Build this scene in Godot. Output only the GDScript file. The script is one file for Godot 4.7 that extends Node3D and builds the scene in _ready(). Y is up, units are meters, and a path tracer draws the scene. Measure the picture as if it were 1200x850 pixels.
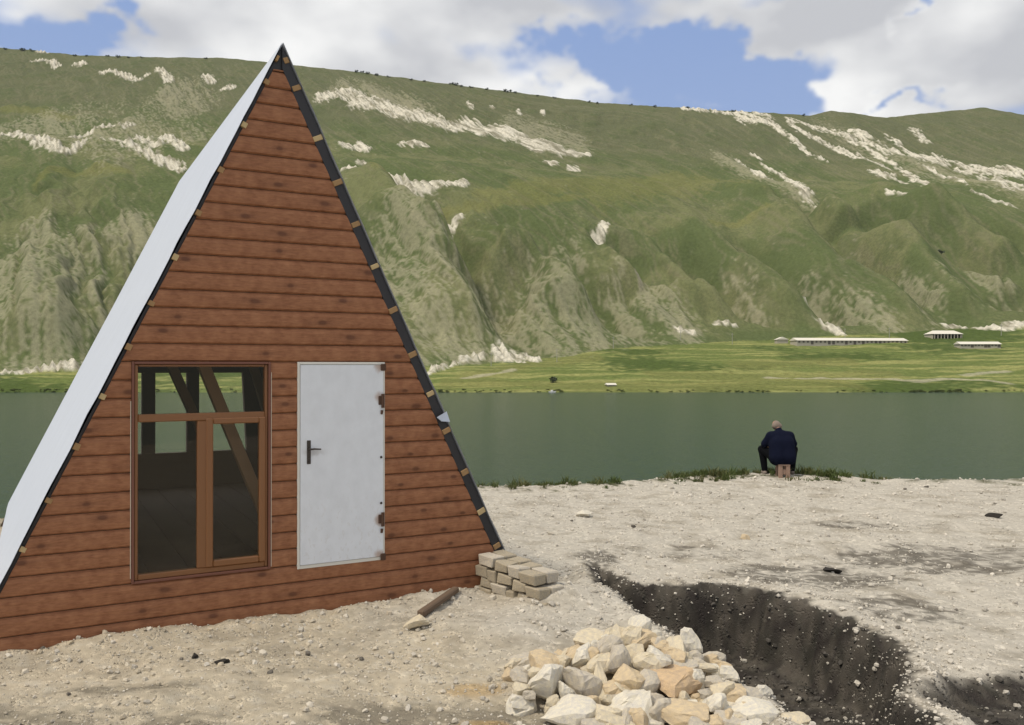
extends Node3D
# An A-frame timber cabin on a gravel terrace above a green mountain lake, a seated man at the edge.
# Units are metres, y up, the camera looks along -z. Terrace level is y = 0.

const EYE := 2.4
const LAKE_Y := -11.1
const WALL_TURN := 28.88
const CABIN_AT := Vector3(-2.21, 0.0, -8.185)
const APEX := 5.494
const SLOPE := 0.472
const ROW := 0.164
const ROW0 := -0.014
const CABIN_LENGTH := 6.84

var M := {}
var rng := RandomNumberGenerator.new()
var names := {}

# ------------------------------------------------------------------ helpers
func lin(r: float, g: float, b: float) -> Color:
	return Color(r, g, b).linear_to_srgb()

func mat(called: String, c: Color, rough := 0.9) -> StandardMaterial3D:
	var m := StandardMaterial3D.new()
	m.resource_name = called
	m.albedo_color = c
	m.roughness = rough
	M[called] = m
	return m

func make_noise(sd: int, freq: float, octaves := 4, type := FastNoiseLite.TYPE_SIMPLEX_SMOOTH) -> FastNoiseLite:
	var n := FastNoiseLite.new()
	n.seed = sd
	n.noise_type = type
	n.frequency = freq
	n.fractal_type = FastNoiseLite.FRACTAL_FBM if octaves > 1 else FastNoiseLite.FRACTAL_NONE
	n.fractal_octaves = octaves
	return n

func grey_image(n: FastNoiseLite, size: int) -> PackedByteArray:
	var im := n.get_seamless_image(size, size)
	im.convert(Image.FORMAT_L8)
	return im.get_data()

func texture_of(w: int, h: int, bytes: PackedByteArray) -> ImageTexture:
	return ImageTexture.create_from_image(Image.create_from_data(w, h, false, Image.FORMAT_RGB8, bytes))

func triplanar(m: StandardMaterial3D, tile: float, world := true) -> void:
	m.uv1_triplanar = true
	m.uv1_world_triplanar = world
	m.uv1_scale = Vector3.ONE / tile
	m.uv1_triplanar_sharpness = 4.0

func numbered(called: String) -> String:
	if not names.has(called):
		names[called] = 0
		return called
	names[called] += 1
	return "%s_%03d" % [called, names[called]]

func tag(o: Node, label: String, category: String, group := "", kind := "") -> void:
	o.set_meta("label", label)
	o.set_meta("category", category)
	if group != "":
		o.set_meta("group", group)
	if kind != "":
		o.set_meta("kind", kind)

func thing(called: String, label: String, category: String, at := Vector3.ZERO, turn := 0.0, group := "") -> Node3D:
	var o := Node3D.new()
	o.name = numbered(called)
	add_child(o, true)
	o.position = at
	o.rotation_degrees.y = turn
	tag(o, label, category, group)
	return o

func part(called: String, mesh: Mesh, m: Material, parent: Node) -> MeshInstance3D:
	var o := MeshInstance3D.new()
	o.name = numbered(called) if parent == self else called
	o.mesh = mesh
	o.material_override = m
	parent.add_child(o, true)
	return o

# A small mesh builder; every face is flat unless smooth shapes set their own normals.
class Shape:
	var st := SurfaceTool.new()
	func _init() -> void:
		st.begin(Mesh.PRIMITIVE_TRIANGLES)
	func tri(a: Vector3, b: Vector3, c: Vector3, away: Vector3, ua := Vector2.ZERO, ub := Vector2.ZERO, uc := Vector2.ZERO) -> void:
		var n := (b - a).cross(c - a)
		if n.length_squared() < 1e-16:
			return
		n = n.normalized()
		if n.dot(away) < 0.0:
			n = -n
			var t := b; b = c; c = t
			var tu := ub; ub = uc; uc = tu
		for k in [[a, ua], [c, uc], [b, ub]]:
			st.set_normal(n)
			st.set_uv(k[1])
			st.add_vertex(k[0])
	func quad(a: Vector3, b: Vector3, c: Vector3, d: Vector3, away: Vector3, ua := Vector2.ZERO, ub := Vector2.ZERO, uc := Vector2.ZERO, ud := Vector2.ZERO) -> void:
		tri(a, b, c, away, ua, ub, uc)
		tri(a, c, d, away, ua, uc, ud)
	# a box with chamfered edges, centred at t.origin
	func box(t: Transform3D, size: Vector3, bevel := 0.004) -> void:
		var h := size * 0.5
		var b := minf(bevel, minf(h.x, minf(h.y, h.z)) * 0.8)
		var ax := [Vector3.RIGHT, Vector3.UP, Vector3.BACK]
		for i in 3:
			var u: Vector3 = ax[(i + 1) % 3]
			var v: Vector3 = ax[(i + 2) % 3]
			var n: Vector3 = ax[i]
			var hu := h.dot(u) - b
			var hv := h.dot(v) - b
			for s in [-1.0, 1.0]:
				var c: Vector3 = n * (h.dot(n) * s)
				quad(t * (c - u * hu - v * hv), t * (c + u * hu - v * hv), t * (c + u * hu + v * hv), t * (c - u * hu + v * hv), t.basis * (n * s))
		if b <= 0.0:
			return
		for i in 3:
			var w: Vector3 = ax[i]
			var u: Vector3 = ax[(i + 1) % 3]
			var v: Vector3 = ax[(i + 2) % 3]
			var hw := h.dot(w) - b
			for su in [-1.0, 1.0]:
				for sv in [-1.0, 1.0]:
					var p1: Vector3 = u * (h.dot(u) * su) + v * ((h.dot(v) - b) * sv)
					var p2: Vector3 = u * ((h.dot(u) - b) * su) + v * (h.dot(v) * sv)
					quad(t * (p1 - w * hw), t * (p1 + w * hw), t * (p2 + w * hw), t * (p2 - w * hw), t.basis * (u * su + v * sv))
		for sx in [-1.0, 1.0]:
			for sy in [-1.0, 1.0]:
				for sz in [-1.0, 1.0]:
					tri(t * Vector3(sx * h.x, sy * (h.y - b), sz * (h.z - b)), t * Vector3(sx * (h.x - b), sy * h.y, sz * (h.z - b)), t * Vector3(sx * (h.x - b), sy * (h.y - b), sz * h.z), t.basis * Vector3(sx, sy, sz))
	func cube(lo: Vector3, hi: Vector3, bevel := 0.004) -> void:
		box(Transform3D(Basis(), (lo + hi) * 0.5), hi - lo, bevel)
	# a beam between two points, `up` gives the direction of its height
	func beam(a: Vector3, b: Vector3, wide: float, high: float, up := Vector3.UP, bevel := 0.004) -> void:
		var z := (b - a).normalized()
		var x := up.cross(z).normalized()
		var y := z.cross(x)
		box(Transform3D(Basis(x, y, z), (a + b) * 0.5), Vector3(wide, high, (b - a).length()), bevel)
	# a tapered tube through points with radii, smooth round the axis
	func tube(pts: Array, radii: Array, sides := 10) -> void:
		var rings := []
		for i in pts.size():
			var dir: Vector3 = (pts[mini(i + 1, pts.size() - 1)] - pts[maxi(i - 1, 0)]).normalized()
			var u := dir.cross(Vector3(0.13, 0.31, 0.94) if absf(dir.z) < 0.9 else Vector3.RIGHT).normalized()
			var v := dir.cross(u)
			var ring := []
			for k in sides:
				var a := TAU * k / sides
				var n: Vector3 = u * cos(a) + v * sin(a)
				ring.append([pts[i] + n * radii[i], n])
			rings.append(ring)
		for i in rings.size() - 1:
			for k in sides:
				var q := [rings[i][k], rings[i][(k + 1) % sides], rings[i + 1][(k + 1) % sides], rings[i + 1][k]]
				for f in [[0, 1, 2], [0, 2, 3]]:
					var a: Vector3 = q[f[0]][0]; var b: Vector3 = q[f[1]][0]; var c: Vector3 = q[f[2]][0]
					var out: Vector3 = q[f[0]][1] + q[f[1]][1] + q[f[2]][1]
					var order: Array = [f[0], f[2], f[1]] if (b - a).cross(c - a).dot(out) > 0.0 else [f[0], f[1], f[2]]
					for o in order:
						st.set_normal(q[o][1]); st.set_uv(Vector2.ZERO); st.add_vertex(q[o][0])
		for e in [0, rings.size() - 1]:
			var out: Vector3 = (pts[0] - pts[1]) if e == 0 else (pts[-1] - pts[-2])
			for k in sides:
				tri(pts[e], rings[e][k][0], rings[e][(k + 1) % sides][0], out)
	# a flat outline in the xy plane pushed from z0 to z1
	func slab(outline: PackedVector2Array, z0: float, z1: float) -> void:
		var idx := Geometry2D.triangulate_polygon(outline)
		for i in range(0, idx.size(), 3):
			for e in [[z0, Vector3.FORWARD], [z1, Vector3.BACK]]:
				var w: Vector3 = e[1] * signf(z1 - z0)
				tri(Vector3(outline[idx[i]].x, outline[idx[i]].y, e[0]), Vector3(outline[idx[i + 1]].x, outline[idx[i + 1]].y, e[0]), Vector3(outline[idx[i + 2]].x, outline[idx[i + 2]].y, e[0]), w)
		var mid := Vector2.ZERO
		for p in outline: mid += p / outline.size()
		for i in outline.size():
			var a := outline[i]; var b := outline[(i + 1) % outline.size()]
			var out2 := Vector2(b.y - a.y, a.x - b.x)
			if out2.dot((a + b) * 0.5 - mid) < 0.0: out2 = -out2
			quad(Vector3(a.x, a.y, z0), Vector3(b.x, b.y, z0), Vector3(b.x, b.y, z1), Vector3(a.x, a.y, z1), Vector3(out2.x, out2.y, 0))
	func done() -> ArrayMesh:
		st.index()
		return st.commit()

func lerp_table(x: float, xs: Array, ys: Array) -> float:
	if x <= xs[0]: return ys[0]
	for i in range(1, xs.size()):
		if x <= xs[i]:
			return lerpf(ys[i - 1], ys[i], (x - xs[i - 1]) / (xs[i] - xs[i - 1]))
	return ys[-1]

func grid_mesh(nx: int, nd: int, pos: PackedVector3Array, col: PackedColorArray, use: PackedByteArray) -> ArrayMesh:
	var nor := PackedVector3Array()
	nor.resize(pos.size())
	var idx := PackedInt32Array()
	for j in nd:
		for i in nx:
			var a := pos[j * nx + mini(i + 1, nx - 1)] - pos[j * nx + maxi(i - 1, 0)]
			var b := pos[mini(j + 1, nd - 1) * nx + i] - pos[maxi(j - 1, 0) * nx + i]
			nor[j * nx + i] = a.cross(b).normalized()
			if i < nx - 1 and j < nd - 1 and (use.is_empty() or (use[j * nx + i] and use[j * nx + i + 1] and use[(j + 1) * nx + i] and use[(j + 1) * nx + i + 1])):
				var p := j * nx + i
				idx.append_array(PackedInt32Array([p, p + nx, p + 1, p + 1, p + nx, p + nx + 1]))
	var arr := []
	arr.resize(Mesh.ARRAY_MAX)
	arr[Mesh.ARRAY_VERTEX] = pos
	arr[Mesh.ARRAY_NORMAL] = nor
	arr[Mesh.ARRAY_COLOR] = col
	arr[Mesh.ARRAY_INDEX] = idx
	var m := ArrayMesh.new()
	m.add_surface_from_arrays(Mesh.PRIMITIVE_TRIANGLES, arr)
	return m

# ------------------------------------------------------------------ camera, sky, sun
func make_view() -> void:
	var cam := Camera3D.new()
	cam.name = "camera"
	cam.fov = 46.05
	cam.position = Vector3(0, EYE, 0)
	cam.rotation = Vector3(0.005, 0, 0)
	cam.near = 0.05
	cam.far = 6000.0
	cam.current = true
	add_child(cam)
	var env := Environment.new()
	env.background_mode = Environment.BG_SKY
	env.tonemap_mode = Environment.TONE_MAPPER_LINEAR
	env.tonemap_exposure = 1.0
	env.sdfgi_enabled = true
	env.ssao_enabled = true
	env.ssil_enabled = true
	env.fog_enabled = true
	env.fog_density = 0.00003
	env.fog_light_color = Color(0.84, 0.88, 0.93)
	var sky := Sky.new()
	var pan := PanoramaSkyMaterial.new()
	pan.panorama = sky_picture()
	sky.sky_material = pan
	env.sky = sky
	var we := WorldEnvironment.new()
	we.name = "daylight"
	we.environment = env
	add_child(we)
	var sun := DirectionalLight3D.new()
	sun.name = "sun"
	sun.light_color = Color(1.0, 0.95, 0.87)
	sun.light_energy = 0.85
	sun.light_angular_distance = 6.0
	sun.shadow_enabled = true
	add_child(sun)
	sun.look_at_from_position(Vector3(-0.45, 0.86, 0.26), Vector3.ZERO, Vector3.UP)

# Broken cloud over blue air, the same mixture all round.
func sky_picture() -> ImageTexture:
	var w := 2560
	var h := 1280
	var data := PackedFloat32Array()
	data.resize(w * h * 3)
	var big := make_noise(11, 0.55, 5)
	var tone := make_noise(23, 0.9, 4)
	# gaps of blue and thicker banks: [tangent of bearing, tangent of height, half widths]
	var gaps := [[0.09, 0.368, 0.04, 0.022], [0.142, 0.348, 0.042, 0.026], [0.2, 0.352, 0.06, 0.034], [0.28, 0.342, 0.07, 0.03], [0.345, 0.352, 0.042, 0.018], [-0.555, 0.39, 0.06, 0.016], [-0.48, 0.402, 0.03, 0.018], [0.476, 0.416, 0.009, 0.018], [0.446, 0.304, 0.042, 0.009], [0.305, 0.312, 0.06, 0.014], [0.19, 0.39, 0.016, 0.012]]
	var banks := [[0.52, 0.36, 0.07, 0.05], [0.33, 0.4, 0.12, 0.022], [-0.04, 0.38, 0.09, 0.04], [0.4, 0.325, 0.02, 0.02]]
	for j in h / 2:
		var el := PI * 0.5 - PI * (j + 0.5) / h
		var fine := el < 0.56
		var step := 1 if fine else 4
		if not fine and j % 4 != 0:
			for k in w * 3:
				data[j * w * 3 + k] = data[(j - 1) * w * 3 + k]
			continue
		for i in range(0, w, step):
			var az := TAU * (i + 0.5) / w
			if az > PI: az -= TAU
			var dir := Vector3(sin(az) * cos(el), sin(el), -cos(az) * cos(el))
			var p := Vector2(dir.x, dir.z) / (dir.y + 0.16)
			var n := big.get_noise_2d(p.x * 1.4 + 3.0, p.y * 1.4) * 1.15 + 0.34 * big.get_noise_3d(dir.x * 10.0, dir.y * 22.0, dir.z * 10.0)
			var cover := n + 0.42
			if fine and absf(az) < 0.62:
				var east := tan(az)
				var high := tan(el) / cos(az)
				east += 0.075 * big.get_noise_3d(dir.x * 14.0, dir.y * 26.0, dir.z * 14.0) + 0.026 * tone.get_noise_3d(dir.x * 36.0, dir.y * 60.0, dir.z * 36.0)
				high -= 0.046 * big.get_noise_3d(dir.x * 12.0 + 7.0, dir.y * 26.0, dir.z * 12.0) + 0.018 * tone.get_noise_3d(dir.x * 36.0 + 9.0, dir.y * 60.0, dir.z * 36.0)
				for g in gaps:
					cover -= 0.78 * exp(-(pow((east - g[0]) / g[2], 2) + pow((high - g[1]) / g[3], 2)))
				for g in banks:
					cover += 0.35 * exp(-(pow((east - g[0]) / g[2], 2) + pow((high - g[1]) / g[3], 2)))
			var a := smoothstep(-0.16, 0.30, cover)
			var s := clampf(0.5 + 1.15 * tone.get_noise_3d(dir.x * 3.2, dir.y * 6.0, dir.z * 3.2) + 0.6 * big.get_noise_3d(dir.x * 12.0, dir.y * 24.0, dir.z * 12.0) - 0.25 * smoothstep(0.35, 0.9, cover), 0.0, 1.0)
			var air := Color(0.34, 0.45, 0.70).lerp(Color(0.19, 0.31, 0.62), smoothstep(0.1, 0.7, el))
			var cloud := Color(0.57, 0.58, 0.61).lerp(Color(0.97, 0.97, 0.96), s)
			var c := air.lerp(cloud, a)
			for k in step:
				var o := (j * w + i + k) * 3
				data[o] = c.r
				data[o + 1] = c.g
				data[o + 2] = c.b
	for j in range(h / 2, h):
		for i in w:
			var o := (j * w + i) * 3
			data[o] = 0.34
			data[o + 1] = 0.33
			data[o + 2] = 0.27
	return ImageTexture.create_from_image(Image.create_from_data(w, h, false, Image.FORMAT_RGBF, data.to_byte_array()))

# ------------------------------------------------------------------ materials
func make_materials() -> void:
	# timber-print siding: grain and knots, four boards to choose from
	for v in 6:
		var w := 1024
		var h := 96
		var long := make_noise(40 + v, 1.0, 3)
		var fine := make_noise(60 + v, 1.0, 3)
		var blot := make_noise(80 + v, 1.0, 3)
		var r2 := RandomNumberGenerator.new()
		r2.seed = 900 + v
		var knots := []
		for k in 2 + v % 3:
			knots.append([w * (k + 0.3 + 0.4 * r2.randf()) / float(2 + v % 3), h * r2.randf_range(0.25, 0.8), r2.randf_range(10.0, 19.0)])
		var b := PackedByteArray()
		b.resize(w * h * 3)
		for y in h:
			for x in w:
				var yy := float(y)
				var knot := 0.0
				for k in knots:
					var dx: float = x - k[0]
					if dx > w * 0.5: dx -= w
					if dx < -w * 0.5: dx += w
					var dy: float = y - k[1]
					var e: float = exp(-(dx * dx / (k[2] * k[2] * 9.0) + dy * dy / (k[2] * k[2] * 4.0)))
					yy += e * dy * 0.6
					knot = maxf(knot, 1.15 * exp(-(dx * dx / (k[2] * k[2] * 1.5) + dy * dy / (k[2] * k[2] * 0.8))))
					knot = maxf(knot, 0.35 * exp(-(dx * dx / (k[2] * k[2] * 14.0) + dy * dy / (k[2] * k[2] * 1.6))))
				var a := TAU * x / w
				var cx := cos(a) * 2.2
				var cy := sin(a) * 2.2
				var g := long.get_noise_3d(cx * 1.6, cy * 1.6, yy * 0.09) * 0.55 + fine.get_noise_3d(cx * 5.0, cy * 5.0, yy * 0.40) * 0.38 + blot.get_noise_3d(cx * 1.5, cy * 1.5, y * 0.012) * 0.55
				var c := Color(0.215, 0.088, 0.043).lerp(Color(0.375, 0.176, 0.090), clampf(0.5 + 0.75 * g, 0.0, 1.0))
				c = c.lerp(Color(0.105, 0.042, 0.024), clampf(knot, 0.0, 0.8))
				c = c.linear_to_srgb()
				var o := (y * w + x) * 3
				b[o] = int(c.r * 255.0)
				b[o + 1] = int(c.g * 255.0)
				b[o + 2] = int(c.b * 255.0)
		var m := mat("siding_%d" % v, Color.WHITE, 0.55)
		m.albedo_texture = texture_of(w, h, b)
		m.metallic_specular = 0.35
	# stone dust and fine gravel
	var size := 1024
	var cell := make_noise(5, 0.055, 1, FastNoiseLite.TYPE_CELLULAR)
	cell.cellular_return_type = FastNoiseLite.RETURN_CELL_VALUE
	var edge := make_noise(5, 0.055, 1, FastNoiseLite.TYPE_CELLULAR)
	edge.cellular_return_type = FastNoiseLite.RETURN_DISTANCE2_SUB
	var grit := grey_image(make_noise(6, 0.25, 3), size)
	var soft := grey_image(make_noise(7, 0.012, 5), size)
	var cells := grey_image(cell, size)
	var edges := grey_image(edge, size)
	var col := PackedByteArray(); col.resize(size * size * 3)
	var hgt := PackedByteArray(); hgt.resize(size * size * 3)
	for i in size * size:
		var stony := smoothstep(0.45, 0.7, soft[i] / 255.0)
		var v := 0.62 + 0.30 * (grit[i] / 255.0 - 0.5) + 0.24 * (soft[i] / 255.0 - 0.5) + stony * 0.34 * (cells[i] / 255.0 - 0.5)
		var c := Color(v, v * 0.985, v * 0.955).linear_to_srgb()
		col[i * 3] = clampi(int(c.r * 255), 0, 255); col[i * 3 + 1] = clampi(int(c.g * 255), 0, 255); col[i * 3 + 2] = clampi(int(c.b * 255), 0, 255)
		var e := clampi(int(128 + stony * (mini(edges[i], 140) - 70) * 0.9 + (grit[i] - 128) * 0.45), 0, 255)
		hgt[i * 3] = e; hgt[i * 3 + 1] = e; hgt[i * 3 + 2] = e
	var g := mat("ground", Color.WHITE, 0.96)
	g.vertex_color_use_as_albedo = true
	g.albedo_texture = texture_of(size, size, col)
	g.heightmap_enabled = true
	g.heightmap_texture = texture_of(size, size, hgt)
	g.heightmap_scale = 2.4
	g.metallic_specular = 0.25
	triplanar(g, 1.9)
	# limestone for lumps, footing and pebbles
	var st := mat("stone", Color.WHITE, 0.92)
	var a1 := grey_image(make_noise(15, 0.02, 5), 512)
	var a2 := grey_image(make_noise(16, 0.12, 4), 512)
	var sb := PackedByteArray(); sb.resize(512 * 512 * 3)
	var sh := PackedByteArray(); sh.resize(512 * 512 * 3)
	for i in 512 * 512:
		var v := clampf(0.86 + 0.34 * (a1[i] / 255.0 - 0.5) + 0.22 * (a2[i] / 255.0 - 0.5), 0.0, 1.0)
		var warm := clampf((a1[(i * 7) % (512 * 512)] / 255.0 - 0.5) * 0.0 + (a1[i] / 255.0 - 0.5) * 0.25, -0.1, 0.1)
		var c := Color(v, v * (0.985 - warm * 0.2), v * (0.96 - warm)).linear_to_srgb()
		sb[i * 3] = int(c.r * 255); sb[i * 3 + 1] = int(c.g * 255); sb[i * 3 + 2] = int(c.b * 255)
		var e := clampi(int(a1[i] * 0.5 + a2[i] * 0.5), 0, 255)
		sh[i * 3] = e; sh[i * 3 + 1] = e; sh[i * 3 + 2] = e
	var stone_col := texture_of(512, 512, sb)
	var stone_hgt := texture_of(512, 512, sh)
	for tone in {"stone_white": [0.74, 0.705, 0.615], "stone_cream": [0.69, 0.62, 0.48], "stone_tan": [0.64, 0.53, 0.37], "stone_orange": [0.62, 0.47, 0.31], "stone_grey": [0.58, 0.535, 0.455], "stone_block": [0.45, 0.40, 0.31], "stone_soot": [0.05, 0.047, 0.043]}:
		var v: Array = {"stone_white": [0.74, 0.705, 0.615], "stone_cream": [0.69, 0.62, 0.48], "stone_tan": [0.64, 0.53, 0.37], "stone_orange": [0.62, 0.47, 0.31], "stone_grey": [0.58, 0.535, 0.455], "stone_block": [0.45, 0.40, 0.31], "stone_soot": [0.05, 0.047, 0.043]}[tone]
		var m := mat(tone, lin(v[0], v[1], v[2]), 0.93)
		m.albedo_texture = stone_col
		m.heightmap_enabled = true
		m.heightmap_texture = stone_hgt
		m.heightmap_scale = 0.5
		m.metallic_specular = 0.25
		triplanar(m, 1.7, false)
	st = mat("pebble", Color.WHITE, 0.95)
	st.vertex_color_use_as_albedo = true
	st.metallic_specular = 0.25
	# hillside: colours sit on the vertices, this adds turf and scree grain
	var h1 := grey_image(make_noise(31, 0.03, 5), 1024)
	var h2 := grey_image(make_noise(32, 0.16, 3), 1024)
	var hb := PackedByteArray(); hb.resize(1024 * 1024 * 3)
	for i in 1024 * 1024:
		var v := clampf(0.66 + 0.36 * (h1[i] / 255.0 - 0.5) + 0.55 * (h2[i] / 255.0 - 0.5), 0.05, 1.0)
		var c := Color(v, v, v * 0.98).linear_to_srgb()
		hb[i * 3] = int(c.r * 255); hb[i * 3 + 1] = int(c.g * 255); hb[i * 3 + 2] = int(c.b * 255)
	var hill := mat("hillside", Color.WHITE, 1.0)
	hill.vertex_color_use_as_albedo = true
	hill.albedo_texture = texture_of(1024, 1024, hb)
	hill.metallic_specular = 0.1
	hill.heightmap_enabled = true
	hill.heightmap_texture = hill.albedo_texture
	hill.heightmap_scale = 110.0
	triplanar(hill, 130.0)
	# lake
	var wn := make_noise(71, 0.035, 4)
	var wi := wn.get_seamless_image(512, 512)
	wi.convert(Image.FORMAT_RGB8)
	var wat := mat("lake_water", lin(0.020, 0.050, 0.034), 0.18)
	wat.metallic_specular = 0.27
	wat.heightmap_enabled = true
	wat.heightmap_texture = ImageTexture.create_from_image(wi)
	wat.heightmap_scale = 10.0
	wat.uv1_triplanar = true
	wat.uv1_world_triplanar = true
	wat.uv1_scale = Vector3(1.0 / 30.0, 1.0 / 14.0, 1.0 / 14.0)
	# sheet metal with a faint wave and dirt
	var mm := grey_image(make_noise(91, 0.01, 5), 512)
	var mb := PackedByteArray(); mb.resize(512 * 512 * 3)
	for i in 512 * 512:
		var v := clampf(0.95 + 0.05 * (mm[i] / 255.0 - 0.5), 0.0, 1.0)
		var c := Color(v, v, v).linear_to_srgb()
		mb[i * 3] = int(c.r * 255); mb[i * 3 + 1] = int(c.g * 255); mb[i * 3 + 2] = int(c.b * 255)
	var sheet := mat("roof_metal", lin(0.57, 0.625, 0.72), 0.5)
	sheet.albedo_texture = texture_of(512, 512, mb)
	sheet.metallic = 0.15
	triplanar(sheet, 2.6, false)
	# white door paint, scuffed and rusty near the hinges
	var door := mat("door_paint", Color.WHITE, 0.42)
	var dn := make_noise(95, 1.0, 4)
	var dw := 256
	var dh := 512
	var db := PackedByteArray(); db.resize(dw * dh * 3)
	for y in dh:
		for x in dw:
			var u := x / float(dw)
			var v := y / float(dh)
			var n := dn.get_noise_2d(u * 6.0, v * 9.0)
			var c := Color(0.71, 0.75, 0.81) * (1.0 + 0.06 * n)
			var scuff := smoothstep(0.22, 0.5, dn.get_noise_2d(u * 16.0 + 40.0, v * 22.0)) * smoothstep(0.5, 0.95, v + 0.18 * n)
			c = c.lerp(Color(0.42, 0.38, 0.32), 0.16 * scuff)
			for hy in [0.01, 0.175, 0.80, 0.985]:
				var rr := Vector2((u - 0.955) * 0.86, (v - hy) * 2.0).length() + 0.03 * n
				c = c.lerp(Color(0.30, 0.15, 0.06), 0.65 * (1.0 - smoothstep(0.02, 0.085, rr)))
			var hr := Vector2((u - 0.16) * 0.86, (v - 0.44) * 2.0)
			c = c.lerp(Color(0.33, 0.31, 0.30), 0.45 * (1.0 - smoothstep(0.0, 0.16, absf(hr.x))) * (1.0 - smoothstep(0.01, 0.05, absf(hr.y + 0.03 * n))))
			c = c.linear_to_srgb()
			var o := (y * dw + x) * 3
			db[o] = int(c.r * 255); db[o + 1] = int(c.g * 255); db[o + 2] = int(c.b * 255)
	door.albedo_texture = texture_of(dw, dh, db)
	# plain ones
	mat("white_frame", lin(0.66, 0.65, 0.60), 0.6)
	mat("sealant", lin(0.60, 0.54, 0.44), 0.9)
	mat("black_iron", lin(0.035, 0.028, 0.024), 0.5)
	mat("rust_iron", lin(0.07, 0.035, 0.02), 0.75)
	mat("window_profile", lin(0.215, 0.095, 0.036), 0.38)
	mat("window_trim", lin(0.16, 0.062, 0.04), 0.5)
	mat("membrane", lin(0.020, 0.020, 0.024), 0.5)
	mat("sheathing", lin(0.028, 0.020, 0.015), 0.9)
	mat("batten_wood", lin(0.33, 0.205, 0.095), 0.85)
	mat("batten_wood_pale", lin(0.50, 0.38, 0.20), 0.85)
	mat("beam_wood", lin(0.46, 0.27, 0.13), 0.8)
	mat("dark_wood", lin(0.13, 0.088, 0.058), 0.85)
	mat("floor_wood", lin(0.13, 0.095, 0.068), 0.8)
	mat("stool_wood", lin(0.30, 0.20, 0.15), 0.85)
	mat("plinth", lin(0.33, 0.30, 0.25), 0.95)
	mat("barn_wall", lin(0.42, 0.39, 0.32), 0.95)
	mat("barn_roof", lin(0.68, 0.65, 0.57), 0.85)
	mat("barn_opening_shade", lin(0.11, 0.095, 0.08), 0.9)  # dark colour stands in for the shade inside the shed openings
	mat("pole_grey", lin(0.36, 0.35, 0.31), 0.9)
	mat("boat_white", lin(0.7, 0.7, 0.68), 0.6)
	mat("shirt_navy", lin(0.006, 0.008, 0.020), 1.0).metallic_specular = 0.2
	mat("trouser_black", lin(0.005, 0.0055, 0.007), 1.0).metallic_specular = 0.2
	mat("skin", lin(0.36, 0.20, 0.14), 0.6)
	mat("hair_grey", lin(0.20, 0.16, 0.13), 0.9)
	mat("shoe", lin(0.22, 0.18, 0.15), 0.8)
	var glass := mat("glass", Color(0.80, 0.78, 0.66, 0.006), 0.0)
	glass.transparency = BaseMaterial3D.TRANSPARENCY_ALPHA
	for gname in {"grass_blade": 0, "scrub_leaf": 0}:
		var gm := mat(gname, Color.WHITE, 0.8)
		gm.vertex_color_use_as_albedo = true
		gm.backlight_enabled = true
		gm.backlight = lin(0.25, 0.3, 0.12)
		gm.metallic_specular = 0.2

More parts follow.
